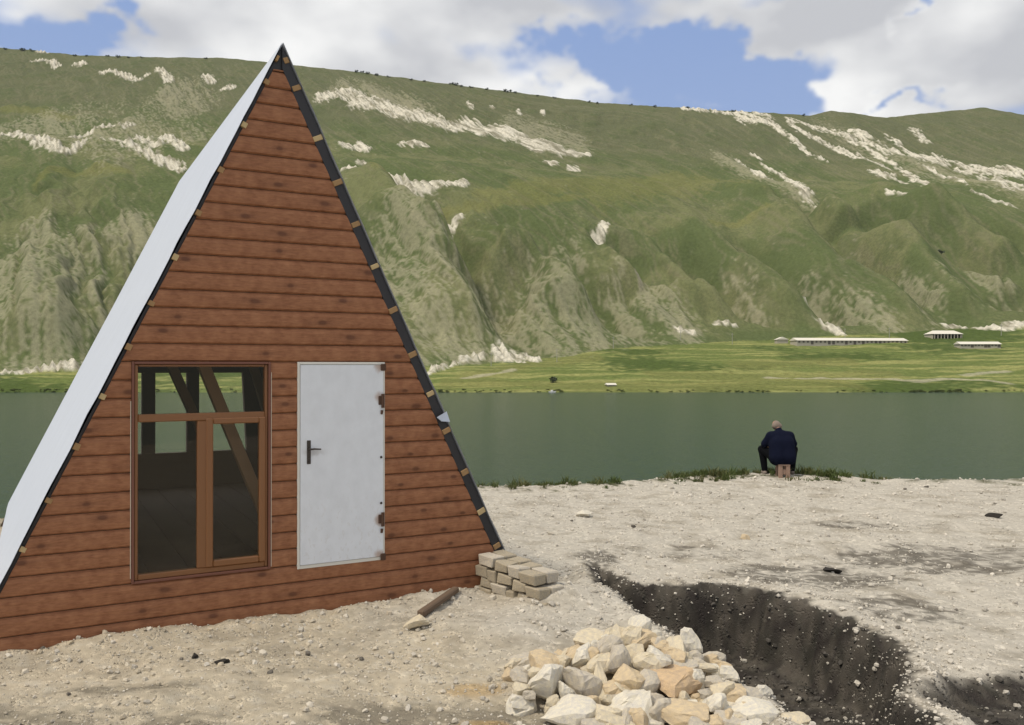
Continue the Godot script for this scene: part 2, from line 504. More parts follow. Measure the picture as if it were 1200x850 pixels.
# Limestone bands, dry ribs, spur crests, bright turf and paths on the far shore: [half width, half depth, [x, distance, ...]]
var rock_strokes := [
	[13.5, 52.0, [-325, 1464, -308, 1501, -282, 1501, -252, 1480]],
	[12.8, 46.5, [-268, 1450, -233, 1454, -193, 1427, -156, 1416]],
	[11.2, 40.5, [-156, 1416, -126, 1401, -113, 1382]],
	[9.8, 35.0, [-99, 1374, -77, 1406, -56, 1397]],
	[9.8, 35.5, [-52, 1379, -35, 1393]],
	[13.5, 59.0, [-21, 1385, 0, 1378, 27, 1348, 42, 1322]],
	[10.6, 48.5, [47, 1338, 73, 1320]],
	[3.9, 17.5, [86, 1318, 118, 1315]],
	[3.7, 16.0, [49, 1237, 64, 1238]],
	[3.7, 21.0, [83, 1216, 95, 1219]],
	[5.1, 46.5, [-673, 1121, -668, 1142, -629, 1103, -562, 1012, -532, 986, -503, 961]],
	[4.2, 52.5, [-500, 965, -512, 1008, -522, 1054, -507, 1068, -484, 1047]],
	[3.9, 16.5, [-482, 1048, -441, 1003, -407, 969, -373, 933, -351, 909]],
	[3.6, 15.5, [-557, 1087, -575, 1161, -573, 1199, -560, 1191]],
	[3.6, 15.0, [-549, 1206, -539, 1197]],
	[5.7, 49.0, [-471, 1149, -450, 1138, -388, 1009]],
	[5.1, 51.5, [-506, 1151, -423, 1019]],
	[4.2, 8.5, [-940, 1693, -925, 1700]],
	[3.2, 12.5, [-906, 1612, -896, 1624]],
	[4.0, 16.5, [-883, 1630, -853, 1597]],
	[3.2, 14.5, [-831, 1623, -804, 1602]],
	[3.8, 15.5, [-749, 1561, -693, 1522, -657, 1500]],
	[6.1, 25.5, [-649, 1567, -621, 1526, -596, 1486]],
	[3.1, 13.5, [-664, 1544, -659, 1537]],
	[6.0, 21.5, [-558, 1550, -531, 1508]],
	[4.5, 15.5, [-498, 1472, -487, 1486]],
	[4.7, 20.5, [-214, 1190, -198, 1164]],
	[3.5, 15.0, [-234, 1171, -214, 1157]],
	[3.7, 17.5, [-160, 1227, -122, 1220]],
	[2.5, 10.5, [-181, 1006, -167, 993]],
	[3.7, 15.0, [-184, 943, -150, 935, -121, 929, -84, 933, -53, 957]],
	[3.4, 8.0, [-73, 858, -60, 852, -52, 868]],
	[3.6, 8.5, [80, 885, 89, 891, 102, 911]],
	[1.9, 4.0, [91, 874, 102, 862, 109, 842, 115, 811, 119, 793]],
	[4.5, 10.0, [136, 908, 146, 900, 153, 888]],
	[2.6, 6.0, [161, 878, 164, 874]],
	[3.4, 9.0, [178, 866, 191, 847]],
	[3.3, 8.0, [193, 821, 197, 813]],
	[3.0, 11.5, [-80, 1541, -71, 1508]],
	[3.1, 13.5, [-37, 1546, -34, 1541]],
	[3.1, 11.5, [11, 1530, 14, 1526]],
	[3.1, 12.0, [53, 1554, 57, 1544]],
	[3.3, 14.5, [339, 1696, 388, 1687, 434, 1671, 488, 1683, 506, 1660]],
	[6.5, 28.0, [439, 1638, 474, 1633, 492, 1624]],
	[4.4, 15.0, [492, 1624, 488, 1550, 494, 1476, 501, 1385]],
	[6.2, 22.0, [528, 1599, 532, 1541, 547, 1498]],
	[4.3, 14.5, [543, 1508, 557, 1447, 574, 1392]],
	[3.3, 15.0, [581, 1418, 585, 1336]],
	[4.8, 20.5, [538, 1654, 566, 1595, 603, 1547]],
	[4.2, 14.0, [597, 1551, 608, 1484, 612, 1391, 603, 1284, 566, 1115]],
	[7.2, 20.5, [621, 1515, 631, 1434, 660, 1389]],
	[7.0, 34.0, [670, 1488, 667, 1404, 692, 1383]],
	[3.8, 16.5, [552, 1298, 574, 1275, 584, 1230]],
	[4.0, 20.0, [683, 1380, 690, 1326, 719, 1308]],
	[3.7, 32.5, [646, 1291, 643, 1237]],
	[6.7, 25.0, [717, 1405, 721, 1336, 759, 1331, 787, 1312]],
	[3.4, 15.0, [709, 1289, 662, 1131]],
	[3.5, 21.0, [744, 1316, 687, 1155]],
	[3.2, 10.5, [613, 1125, 622, 1073]],
	[4.5, 12.5, [620, 1551, 633, 1508]],
	[3.7, 32.0, [394, 1358, 396, 1278, 403, 1240, 380, 1110]],
	[3.1, 28.5, [358, 1325, 370, 1233]],
	[2.1, 5.0, [465, 1056, 476, 1035]],
	[4.5, 18.0, [754, 1604, 732, 1510]],
	[1.6, 7.0, [-308, 514, -292, 522, -279, 527, -268, 531]],
	[1.6, 8.5, [-259, 529, -213, 532, -146, 541]],
	[2.1, 4.0, [-53, 524, -47, 548, -35, 589, -21, 600]],
	[2.4, 12.5, [-11, 608, 0, 606, 18, 603]],
	[2.2, 4.5, [140, 719, 152, 719]],
	[1.5, 3.5, [178, 741, 193, 743]],
	[3.0, 11.0, [278, 763, 288, 747]],
	[1.5, 5.0, [388, 763, 402, 758]],
	[1.5, 10.0, [416, 757, 419, 751]],
	[1.9, 8.5, [423, 742, 457, 762]],
	[2.3, 4.5, [271, 785, 274, 771]],
	[3.3, 7.5, [261, 828, 266, 817]],
]
var pale_strokes := [
	[13.8, 32.0, [-398, 673, -370, 627, -345, 586]],
	[14.7, 31.0, [-362, 635, -354, 650, -318, 588, -299, 543, -298, 532]],
	[9.5, 19.5, [-372, 730, -325, 644, -300, 591, -278, 551]],
	[11.7, 24.0, [-340, 748, -323, 733]],
	[7.1, 15.0, [-429, 752, -392, 707]],
	[15.2, 36.0, [-97, 779, -82, 745, -62, 692, -44, 631, -33, 602]],
	[11.0, 23.0, [-119, 744, -87, 673, -64, 609, -52, 582]],
	[14.9, 34.0, [-21, 710, -7, 677, 0, 637]],
	[13.5, 30.5, [15, 731, 20, 677, 32, 641]],
	[9.4, 21.0, [40, 719, 47, 670]],
	[11.6, 28.0, [56, 803, 69, 728, 73, 691]],
	[8.8, 20.0, [98, 780, 106, 732]],
	[10.2, 23.5, [131, 773, 146, 728]],
	[7.2, 17.5, [-29, 733, -14, 722]],
	[8.4, 18.5, [67, 674, 112, 703]],
	[9.5, 23.5, [219, 811, 227, 795]],
	[11.2, 25.5, [295, 830, 293, 803]],
	[7.7, 16.5, [321, 803, 338, 768]],
	[7.7, 16.5, [377, 785, 386, 771]],
	[6.6, 15.5, [437, 841, 443, 821]],
	[6.6, 15.5, [396, 861, 407, 831]],
	[5.0, 12.5, [475, 863, 483, 832]],
	[16.0, 64.0, [-568, 1419, -500, 1334]],
	[15.8, 110.0, [-694, 1156, -610, 1130]],
	[10.6, 88.0, [-559, 1165, -424, 1060]],
	[11.7, 43.5, [-313, 1567, -146, 1458]],
	[11.2, 44.0, [0, 1452, 112, 1394]],
	[9.0, 42.0, [338, 1350, 381, 1122]],
	[13.9, 100.0, [596, 1490, 673, 1161]],
]
var crest_strokes := [
	[-166, 950, -124, 855, -87, 793, -47, 725],
	[-143, 840, -104, 803, -66, 735, -25, 618],
	[-17, 849, 8, 807, 35, 770, 53, 711, 62, 693],
	[-28, 803, -34, 750, -36, 712],
	[0, 909, 53, 882, 85, 846, 114, 786],
	[93, 934, 130, 894, 158, 829, 183, 764, 195, 751],
	[160, 1000, 199, 949, 222, 890, 249, 830, 270, 760],
	[282, 1177, 317, 1057, 330, 970, 340, 882, 361, 821, 364, 750],
	[394, 984, 425, 924, 424, 831, 431, 784],
	[429, 997, 453, 925, 475, 863, 491, 819],
	[483, 1050, 514, 969, 539, 899],
	[382, 1062, 401, 1002],
	[451, 1128, 507, 1014, 571, 952],
	[-418, 721, -365, 627, -315, 541],
	[-393, 722, -332, 614, -289, 533],
	[-379, 754, -317, 630, -272, 540],
	[-348, 756, -301, 648, -263, 547],
]
var green_strokes := [
	[2.7, 6.5, [-141, 884, -87, 872, -36, 892, 19, 937, 104, 1035]],
	[3.6, 39.5, [94, 1040, 180, 1126, 276, 1201, 336, 1119]],
	[2.0, 4.5, [235, 1000, 302, 1008]],
	[3.9, 15.0, [-37, 929, 39, 971]],
	[3.7, 22.0, [0, 978, 249, 1247]],
	[2.6, 13.0, [-783, 1305, -729, 1301, -646, 1242]],
	[1.8, 7.0, [-467, 842, -471, 873, -437, 892, -397, 883]],
	[1.6, 3.5, [-155, 925, -99, 821, -60, 751]],
	[1.9, 13.0, [-38, 479, 0, 478, 47, 466, 190, 475]],
	[1.5, 10.5, [83, 519, 149, 498, 232, 515]],
	[1.7, 14.0, [145, 558, 231, 578]],
	[1.7, 15.5, [-30, 507, 11, 572, 62, 615]],
]
var path_strokes := [
	[0.6, 3.5, [230, 484, 252, 494, 268, 487, 275, 474]],
	[0.5, 4.0, [269, 507, 305, 526]],
	[0.4, 3.0, [148, 495, 200, 501, 231, 491]],
	[0.4, 4.0, [-28, 503, 0, 545]],
]

# ------------------------------------------------------------------ far shore and mountain
const HNX := 1137
const HND := 620
const HX0 := -1250.0
const HDX := 2.2
var hill_h := PackedFloat32Array()
var rock_mask := PackedFloat32Array()
var pale_mask := PackedFloat32Array()
var green_mask := PackedFloat32Array()
var path_mask := PackedFloat32Array()

func row_depth(j: float) -> float:
	return 440.0 + 1.2 * j + 0.0018 * j * j

func depth_row(d: float) -> float:
	return (-1.2 + sqrt(1.44 + 0.0072 * maxf(d - 440.0, 0.0))) / 0.0036

func stroke(mask: PackedFloat32Array, rx: float, rd: float, pts: Array, reach: float) -> PackedFloat32Array:
	for k in range(0, pts.size() - 2, 2):
		var a := Vector2(pts[k] / rx, pts[k + 1] / rd)
		var b := Vector2(pts[k + 2] / rx, pts[k + 3] / rd)
		var i0 := int((minf(a.x, b.x) * rx - rx * reach - HX0) / HDX)
		var i1 := int((maxf(a.x, b.x) * rx + rx * reach - HX0) / HDX) + 1
		var j0 := int(depth_row(minf(a.y, b.y) * rd - rd * reach))
		var j1 := int(depth_row(maxf(a.y, b.y) * rd + rd * reach)) + 1
		for j in range(maxi(j0, 0), mini(j1, HND - 1) + 1):
			var d := row_depth(j) / rd
			for i in range(maxi(i0, 0), mini(i1, HNX - 1) + 1):
				var p := Vector2((HX0 + HDX * i) / rx, d)
				var q := Geometry2D.get_closest_point_to_segment(p, a, b)
				var v := clampf(1.0 - (p.distance_to(q) - 0.5) / (reach - 0.5), 0.0, 1.0)
				if v > mask[j * HNX + i]:
					mask[j * HNX + i] = v
	return mask

func hill_y(x: float, d: float) -> float:
	var fi := clampf((x - HX0) / HDX, 0, HNX - 1.01)
	var fj := clampf(depth_row(d), 0, HND - 1.01)
	var i := int(fi); var j := int(fj)
	var u := fi - i; var v := fj - j
	return lerpf(lerpf(hill_h[j * HNX + i], hill_h[j * HNX + i + 1], u), lerpf(hill_h[(j + 1) * HNX + i], hill_h[(j + 1) * HNX + i + 1], u), v)

func make_mountain() -> void:
	var total := HNX * HND
	hill_h.resize(total); rock_mask.resize(total); pale_mask.resize(total); green_mask.resize(total); path_mask.resize(total)
	for s in rock_strokes: rock_mask = stroke(rock_mask, maxf(s[0], 2.6), clampf(s[1], 3.0, 31.0 if s[2][0] > -340 else 15.0), s[2], 2.2)
	for s in pale_strokes: pale_mask = stroke(pale_mask, s[0], s[1], s[2], 2.4)
	for s in green_strokes: green_mask = stroke(green_mask, s[0] * 1.5, s[1] * 1.2, s[2], 2.4)
	for s in path_strokes: path_mask = stroke(path_mask, 1.9, maxf(s[1], 2.2), s[2], 1.8)
	var spur := PackedFloat32Array(); spur.resize(total)
	var crest_line := PackedFloat32Array(); crest_line.resize(total)
	for pts in crest_strokes:
		var n: int = pts.size() / 2
		var top: float = pts[1]
		var bottom: float = pts[pts.size() - 1]
		for j in HND:
			var d := row_depth(j)
			if d > top or d < bottom: continue
			var xc := 0.0
			for k in n - 1:
				if d <= pts[k * 2 + 1] and d >= pts[k * 2 + 3]:
					xc = lerpf(pts[k * 2], pts[k * 2 + 2], (pts[k * 2 + 1] - d) / maxf(pts[k * 2 + 1] - pts[k * 2 + 3], 0.01))
			var f := (top - d) / (top - bottom)
			var amp := (22.0 if pts[0] < -200.0 else 42.0) * smoothstep(0.0, 0.3, f) * (1.0 - smoothstep(0.86, 1.0, f))
			for i in range(maxi(0, int((xc - 125 - HX0) / HDX)), mini(HNX - 1, int((xc + 95 - HX0) / HDX))):
				var dx := HX0 + HDX * i - xc
				var b := 0.62 * exp(-pow(dx / (34.0 if dx < 0.0 else 17.0), 2)) - 0.62 * exp(-pow((dx - 44.0) / 22.0, 2)) - 0.22 * exp(-pow((dx + 72.0) / 26.0, 2))
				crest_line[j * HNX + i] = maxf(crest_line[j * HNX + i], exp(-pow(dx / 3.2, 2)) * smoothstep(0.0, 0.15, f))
				spur[j * HNX + i] += amp * b
	var DFX := [-700, -330, -120, -20, 100, 250, 450, 900]
	var DFD := [520, 520, 545, 590, 680, 740, 760, 800]
	var HF := [-4, -4, -3, 1, 15, 24, 35, 50]
	var RX := [-1400, -1020, -850, -578, -340, -102, 170, 391, 595, 637, 748, 816, 943, 1020, 1400]
	var RH := [640, 637, 620, 616, 592, 561, 527, 513, 501, 511, 496, 505, 516, 502, 500]
	var PT := [0.0, 0.15, 0.3, 0.42, 0.52, 0.7, 0.85, 1.0]
	var PV := [0.0, 0.15, 0.33, 0.44, 0.50, 0.67, 0.84, 1.0]
	var foot := PackedFloat32Array(); var foot_h := PackedFloat32Array(); var ridge := PackedFloat32Array()
	for i in HNX:
		var x := HX0 + HDX * i
		foot.append(lerp_table(x, DFX, DFD)); foot_h.append(lerp_table(x, DFX, HF)); ridge.append(lerp_table(x, RX, RH))
	var flute := make_noise(101, 1.0, 2)
	var patch := make_noise(102, 1.0, 3)
	var bump := make_noise(103, 1.0, 3)
	var fine := make_noise(104, 1.0, 2)
	var pos := PackedVector3Array(); pos.resize(total)
	var col := PackedColorArray(); col.resize(total)
	var use := PackedByteArray(); use.resize(total)
	for j in HND:
		var d := row_depth(j)
		for i in HNX:
			var o := j * HNX + i
			var x := HX0 + HDX * i
			if absf(x) > 0.70 * d + 70.0:
				pos[o] = Vector3(x, 0, -d)
				continue
			use[o] = 1
			var df := foot[i]
			var y: float
			var t := -1.0
			var rib := 0.0
			var q := x + lerpf(0.55, 0.12, smoothstep(-100.0, 380.0, x)) * (d - 800.0)
			var nb := bump.get_noise_2d(x / 60.0, d / 60.0)
			var nf := fine.get_noise_2d(x / 9.0, d / 11.0)
			var streak := fine.get_noise_2d((q + 14.0 * nb) / 6.5, d / 170.0)
			var np := patch.get_noise_2d(x / 170.0, d / 150.0)
			if d < df:
				var u := (d - 450.0) / (df - 450.0)
				y = -13.5 + (foot_h[i] + 13.5) * u
				if u < 0.0: y = -13.5 + (d - 450.0) * 0.25
				else: y += (1.6 * nb + 0.35 * nf) * smoothstep(0.0, 0.15, u) + 0.9 * smoothstep(0.0, 0.04, u)
			else:
				t = (d - df) / (1700.0 - df)
				if t < 1.0:
					y = foot_h[i] + (ridge[i] - foot_h[i]) * lerp_table(t, PT, PV) + 0.9
				else:
					y = ridge[i] - (d - 1700.0) * 0.25
				var wob := 18.0 * nb
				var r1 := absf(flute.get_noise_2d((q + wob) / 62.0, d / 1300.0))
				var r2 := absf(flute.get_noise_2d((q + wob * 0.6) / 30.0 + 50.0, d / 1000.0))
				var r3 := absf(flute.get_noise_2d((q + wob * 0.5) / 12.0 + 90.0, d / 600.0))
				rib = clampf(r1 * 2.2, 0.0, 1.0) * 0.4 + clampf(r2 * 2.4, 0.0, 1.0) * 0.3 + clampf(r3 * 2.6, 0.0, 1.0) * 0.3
				var low := smoothstep(0.0, 0.06, t)
				var amp := low * lerpf(1.0, 0.45, smoothstep(0.26, 0.42, t)) * (1.0 - smoothstep(0.9, 1.0, t))
				y += amp * (lerpf(14.0, 6.0, smoothstep(-260.0, -60.0, x) * (1.0 - smoothstep(0.4, 0.6, t))) * (r1 - 0.2) + 9.0 * maxf(smoothstep(0.0, 0.8, pale_mask[o]), 0.7 * (1.0 - smoothstep(0.2, 0.34, t)) * (1.0 - smoothstep(150.0, 300.0, x))) * ((r2 - 0.2) + 0.42 * (r3 - 0.2))) + 5.0 * nb * low * (1.0 - 0.6 * smoothstep(0.9, 1.0, t)) + 0.3 * nf
			y += spur[o]
			var rk := rock_mask[o]
			if rk > 0.0:
				rk = smoothstep(0.60, 0.76, rk - 0.05 + 0.40 * fine.get_noise_2d(q / 5.0 + 9.0, d / 60.0) + 0.15 * nf + 0.12 * nb + 0.65 * streak * smoothstep(100.0, 420.0, x))
				y += rk * (1.5 + 4.5 * fine.get_noise_2d(q / 5.5, d / 90.0 + 40.0))
			hill_h[o] = y + EYE
			pos[o] = Vector3(x, y + EYE, -d)
			# what grows or lies there
			var c: Color
			if t < 0.0:
				var band := patch.get_noise_2d(x / 120.0, d / 14.0)
				c = Color(0.150, 0.190, 0.062).lerp(Color(0.290, 0.300, 0.115), smoothstep(-0.15, 0.4, band + 0.25 * patch.get_noise_2d(x / 40.0 + 3.0, d / 5.0)))
				c = c.lerp(Color(0.085, 0.120, 0.038), smoothstep(0.05, 0.4, np + 0.3 * nf))
			else:
				c = Color(0.116, 0.145, 0.060).lerp(Color(0.174, 0.188, 0.090), smoothstep(-0.15, 0.35, np + 0.4 * nb))
				c = c.lerp(Color(0.138, 0.146, 0.082), smoothstep(0.5, 0.78, t + 0.15 * np) * 0.8)
				c = c.lerp(Color(0.215, 0.205, 0.130), 0.5 * smoothstep(0.05, 0.5, streak + 0.35 * nb) * smoothstep(0.0, 0.1, t))
				c = c.lerp(Color(0.090, 0.120, 0.048), 0.5 * smoothstep(0.1, 0.45, nb - 0.4 * nf))
			c = c.lerp(Color(0.205, 0.205, 0.075), 0.5 * smoothstep(0.2, 0.9, green_mask[o] + 0.4 * nf))
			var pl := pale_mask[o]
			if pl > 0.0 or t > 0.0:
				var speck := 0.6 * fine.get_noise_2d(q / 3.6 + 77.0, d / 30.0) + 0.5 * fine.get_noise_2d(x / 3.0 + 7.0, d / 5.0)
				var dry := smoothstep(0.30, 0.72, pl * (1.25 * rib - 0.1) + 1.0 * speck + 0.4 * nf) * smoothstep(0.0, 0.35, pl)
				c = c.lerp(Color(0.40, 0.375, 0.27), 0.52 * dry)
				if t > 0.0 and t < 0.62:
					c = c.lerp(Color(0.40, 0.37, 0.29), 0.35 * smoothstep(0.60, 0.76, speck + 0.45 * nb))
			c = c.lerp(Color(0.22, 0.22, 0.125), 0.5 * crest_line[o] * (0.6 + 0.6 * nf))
			if rk > 0.0:
				var rc := Color(0.70, 0.665, 0.575).lerp(Color(0.27, 0.255, 0.19), clampf(lerpf(0.32, 0.05, smoothstep(250.0, 450.0, x)) + 1.7 * fine.get_noise_2d(q / 4.5 + 20.0, d / 46.0), 0.0, 1.0))
				c = c.lerp(rc, rk)
			if path_mask[o] > 0.0:
				c = c.lerp(Color(0.50, 0.46, 0.36), smoothstep(0.2, 0.8, path_mask[o] + 0.5 * nf) * 0.55)
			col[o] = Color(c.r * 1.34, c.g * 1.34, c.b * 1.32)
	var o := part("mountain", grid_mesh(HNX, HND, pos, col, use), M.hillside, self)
	tag(o, "steep green mountainside with white limestone bands across the lake", "mountain", "", "structure")

func make_lake() -> void:
	var pm := PlaneMesh.new()
	pm.size = Vector2(1400, 470)
	pm.subdivide_width = 20
	pm.subdivide_depth = 10
	var o := part("lake", pm, M.lake_water, self)
	o.position = Vector3(0, LAKE_Y, -235)
	tag(o, "wide calm green lake between terrace and mountain", "lake", "", "structure")

# ------------------------------------------------------------------ the gravel terrace
var gn_big: FastNoiseLite
var gn_mid: FastNoiseLite
var gn_fine: FastNoiseLite
var pit_line := PackedVector2Array([Vector2(0.98, 10.2), Vector2(1.30, 9.45), Vector2(1.75, 9.30), Vector2(2.45, 9.25), Vector2(2.95, 8.45), Vector2(3.28, 7.45), Vector2(3.15, 6.9), Vector2(2.86, 6.25), Vector2(2.8, 5.4), Vector2(2.7, 4.6), Vector2(2.2, 4.6), Vector2(2.12, 5.3), Vector2(1.93, 6.0), Vector2(1.68, 6.7), Vector2(1.50, 7.5), Vector2(1.22, 8.6), Vector2(0.98, 9.5)])
var scoop_line := PackedVector2Array([Vector2(2.95, 6.35), Vector2(3.3, 6.62), Vector2(3.8, 6.7), Vector2(4.6, 6.9), Vector2(4.8, 6.0), Vector2(4.0, 5.5), Vector2(3.1, 5.6)])

func edge_depth(x: float) -> float:
	return lerp_table(x, [-14.0, -8.0, -3.3, -0.5, 1.8, 3.2, 4.2, 7.0, 8.5, 14.0, 30.0], [11.5, 13.3, 15.9, 17.0, 17.2, 18.1, 18.9, 18.8, 18.0, 18.0, 17.0]) + 0.22 * gn_mid.get_noise_2d(x * 0.8, 3.0)

func inside_by(line: PackedVector2Array, p: Vector2) -> float:
	var best := 1e9
	for i in line.size():
		var q := Geometry2D.get_closest_point_to_segment(p, line[i], line[(i + 1) % line.size()])
		best = minf(best, p.distance_squared_to(q))
	best = sqrt(best)
	return best if Geometry2D.is_point_in_polygon(p, line) else -best

func pile_surface(x: float, d: float) -> float:
	# height of the heap of stones over the terrace
	var c := Vector2((x - 0.93) / 1.02, (d - 6.55) / (1.15 if d < 6.55 else 0.62))
	var r := c.length()
	return 0.44 * (1.0 - smoothstep(0.0, 1.0, r))

func ground_y(x: float, d: float) -> float:
	var y := 0.05 * gn_big.get_noise_2d(x, d) + 0.035 * gn_mid.get_noise_2d(x, d) + 0.016 * gn_fine.get_noise_2d(x, d)
	# gravel thrown up against the cabin front and the stub wall
	var rel := Vector2(x + 2.21, d - 8.185)
	var along := rel.dot(Vector2(0.8756, 0.483))
	var out := rel.dot(Vector2(0.483, -0.8756))
	if along > -3.5 and along < 3.2 and out > -0.5 and out < 1.0:
		y += 0.05 * exp(-pow((out - 0.1) / 0.28, 2)) * (1.0 + 0.8 * gn_mid.get_noise_2d(x * 2.0, d * 2.0))
	y += 0.20 * exp(-(pow((x - 0.50) / 0.42, 2) + pow((d - 8.72) / 0.42, 2)))
	y += 0.07 * exp(-(pow((x + 0.1) / 0.7, 2) + pow((d - 7.9) / 0.5, 2)))
	if x > -0.4 and x < 2.3 and d > 5.0 and d < 7.6:
		y += maxf(0.0, pile_surface(x, d) - 0.25)
	if x > 0.2 and x < 4.2 and d > 4.0 and d < 11.0:
		var s := inside_by(pit_line, Vector2(x, d)) + 0.07 * gn_mid.get_noise_2d(x * 1.3, d * 1.3) + 0.02 * gn_fine.get_noise_2d(x * 2.0, d * 2.0)
		var depth := 0.66 * smoothstep(-0.02, 0.24, s) + 0.14 * smoothstep(0.15, 0.9, s) + 0.05 * smoothstep(0.05, 0.2, s) * gn_mid.get_noise_2d(x * 4.0, d * 4.0)
		y -= depth * (0.35 + 0.65 * smoothstep(10.4, 9.3, d))
		y += 0.045 * exp(-pow((s + 0.16) / 0.13, 2))
	if x > 2.4 and x < 5.4 and d > 5.0 and d < 7.4:
		y -= 0.13 * smoothstep(0.0, 0.3, inside_by(scoop_line, Vector2(x, d)) + 0.1 * gn_mid.get_noise_2d(x * 3.0, d * 3.0))
	var e := edge_depth(x)
	if d > e - 0.6:
		y += 0.05 * exp(-pow((d - e + 0.25) / 0.25, 2))
		var f := maxf(0.0, d - e)
		y -= minf(f * f * 1.2, 0.35 + f * 0.62)
	return maxf(y, LAKE_Y - 1.5)

func stain(x: float, d: float, cx: float, cd: float, rx: float, rd: float) -> float:
	return 1.0 - smoothstep(0.35, 1.15, Vector2((x - cx) / rx, (d - cd) / rd).length())

func make_terrace() -> void:
	gn_big = make_noise(201, 0.35, 2)
	gn_mid = make_noise(202, 1.3, 3)
	gn_fine = make_noise(203, 6.0, 3)
	var xs := PackedFloat32Array()
	var x := -46.0
	while x < 46.0:
		xs.append(x)
		var ax := maxf(0.0, maxf(-5.2 - x, x - 5.2))
		x += 0.045 if ax == 0.0 else minf(0.05 + ax * 0.05, 2.0)
	var ds := PackedFloat32Array()
	var d := -9.0
	while d < 50.0:
		ds.append(d)
		if d < 4.4: d += clampf((4.4 - d) * 0.2, 0.06, 1.2)
		elif d < 10.6: d += 0.045
		elif d < 20.0: d += 0.075
		else: d += 0.1 + (d - 20.0) * 0.12
	var nx := xs.size(); var nd := ds.size()
	var pos := PackedVector3Array(); pos.resize(nx * nd)
	var col := PackedColorArray(); col.resize(nx * nd)
	for j in nd:
		for i in nx:
			var px := xs[i]; var pd := ds[j]
			pos[j * nx + i] = Vector3(px, ground_y(px, pd), -pd)
			var nb := gn_big.get_noise_2d(px * 1.7 + 40.0, pd * 1.7)
			var nm := gn_mid.get_noise_2d(px + 9.0, pd * 1.4 + 5.0)
			var nf := gn_fine.get_noise_2d(px * 0.8 + 30.0, pd * 1.3)
			var c := Color(0.565, 0.535, 0.475).lerp(Color(0.525, 0.47, 0.37), smoothstep(1.5, -1.0, px + (pd - 7.0) * 0.7 + 1.5 * nb))
			c = c.lerp(Color(0.345, 0.31, 0.25), 0.62 * smoothstep(0.0, 0.55, nm + 0.4 * nb + 0.35 * nf))
			c = c.lerp(Color(0.58, 0.55, 0.48), 0.5 * smoothstep(0.1, 0.5, nf - 0.3 * nm))
			# soot, ash and turned dark earth
			var dark := 0.0
			dark = maxf(dark, 0.75 * stain(px, pd, 5.3, 10.7, 1.7, 1.1))
			dark = maxf(dark, 0.75 * stain(px, pd, 3.5, 9.8, 1.4, 0.9))
			dark = maxf(dark, 0.5 * stain(px, pd, 5.4, 12.9, 1.6, 0.5))
			dark = maxf(dark, 0.9 * stain(px, pd, 1.05, 10.6, 0.35, 0.7))
			dark = maxf(dark, 0.6 * stain(px, pd, 3.8, 8.4, 0.9, 0.7))
			dark = maxf(dark, 0.55 * stain(px, pd, 6.6, 10.9, 1.4, 0.9))
			dark = maxf(dark, 0.42 * stain(px, pd, 2.3, 11.0, 1.8, 0.6))
			dark = smoothstep(0.22, 0.60, dark * (0.75 + 0.6 * nm + 0.9 * nf) + 0.05 * nb) * 0.72
			var soil := 0.0
			if px > 0.2 and px < 4.2 and pd > 4.0 and pd < 11.0:
				soil = smoothstep(-0.03, 0.03, 0.07 + inside_by(pit_line, Vector2(px, pd)) + 0.07 * gn_mid.get_noise_2d(px * 1.3, pd * 1.3) + 0.05 * gn_mid.get_noise_2d(px * 4.0, pd * 4.0) + 0.05 * nf)
			if px > 2.4 and px < 5.4 and pd > 5.0 and pd < 7.4:
				soil = maxf(soil, smoothstep(-0.05, 0.12, inside_by(scoop_line, Vector2(px, pd)) + 0.12 * nm + 0.06 * nf))
			var damp := maxf(stain(px, pd, -0.45, 5.8, 1.3, 0.5), 0.8 * maxf(stain(px, pd, -3.0, 5.7, 1.8, 0.5), stain(px, pd, -2.9, 6.35, 0.8, 0.16)))
			c = c.lerp(Color(0.215, 0.195, 0.155), 0.75 * smoothstep(0.25, 0.7, damp * (0.75 + 0.5 * nm + 0.8 * nf)))
			var ochre := maxf(stain(px, pd, -0.25, 6.35, 0.35, 0.2), stain(px, pd, -0.2, 5.75, 0.3, 0.12))
			c = c.lerp(Color(0.45, 0.31, 0.14), 0.6 * smoothstep(0.3, 0.8, ochre * (0.8 + 0.7 * nm)))
			c = c.lerp(Color(0.085, 0.077, 0.066), dark)
			if soil > 0.0:
				var n3 := gn_fine.get_noise_3d(px, pos[j * nx + i].y, pd)
				var sc := Color(0.046, 0.043, 0.039).lerp(Color(0.105, 0.096, 0.083), smoothstep(-0.3, 0.4, gn_mid.get_noise_3d(px * 2.0, pos[j * nx + i].y * 2.0, pd * 2.0) + 0.7 * n3))
				c = c.lerp(sc, soil)
			var e := edge_depth(px)
			if pd > e - 1.1:
				var turf := smoothstep(0.0, 0.3, nm + 0.5 * nf + (pd - e) * 0.5 + 0.05) * smoothstep(e - 1.1, e - 0.5, pd)
				c = c.lerp(Color(0.075, 0.085, 0.035), turf * 0.8)
			col[j * nx + i] = Color(c.r * 1.55, c.g * 1.55, c.b * 1.55)
	var o := part("ground", grid_mesh(nx, nd, pos, col, PackedByteArray()), M.ground, self)
	tag(o, "pale crushed limestone terrace with a dug pit, ending at the lake bank", "ground", "", "structure")

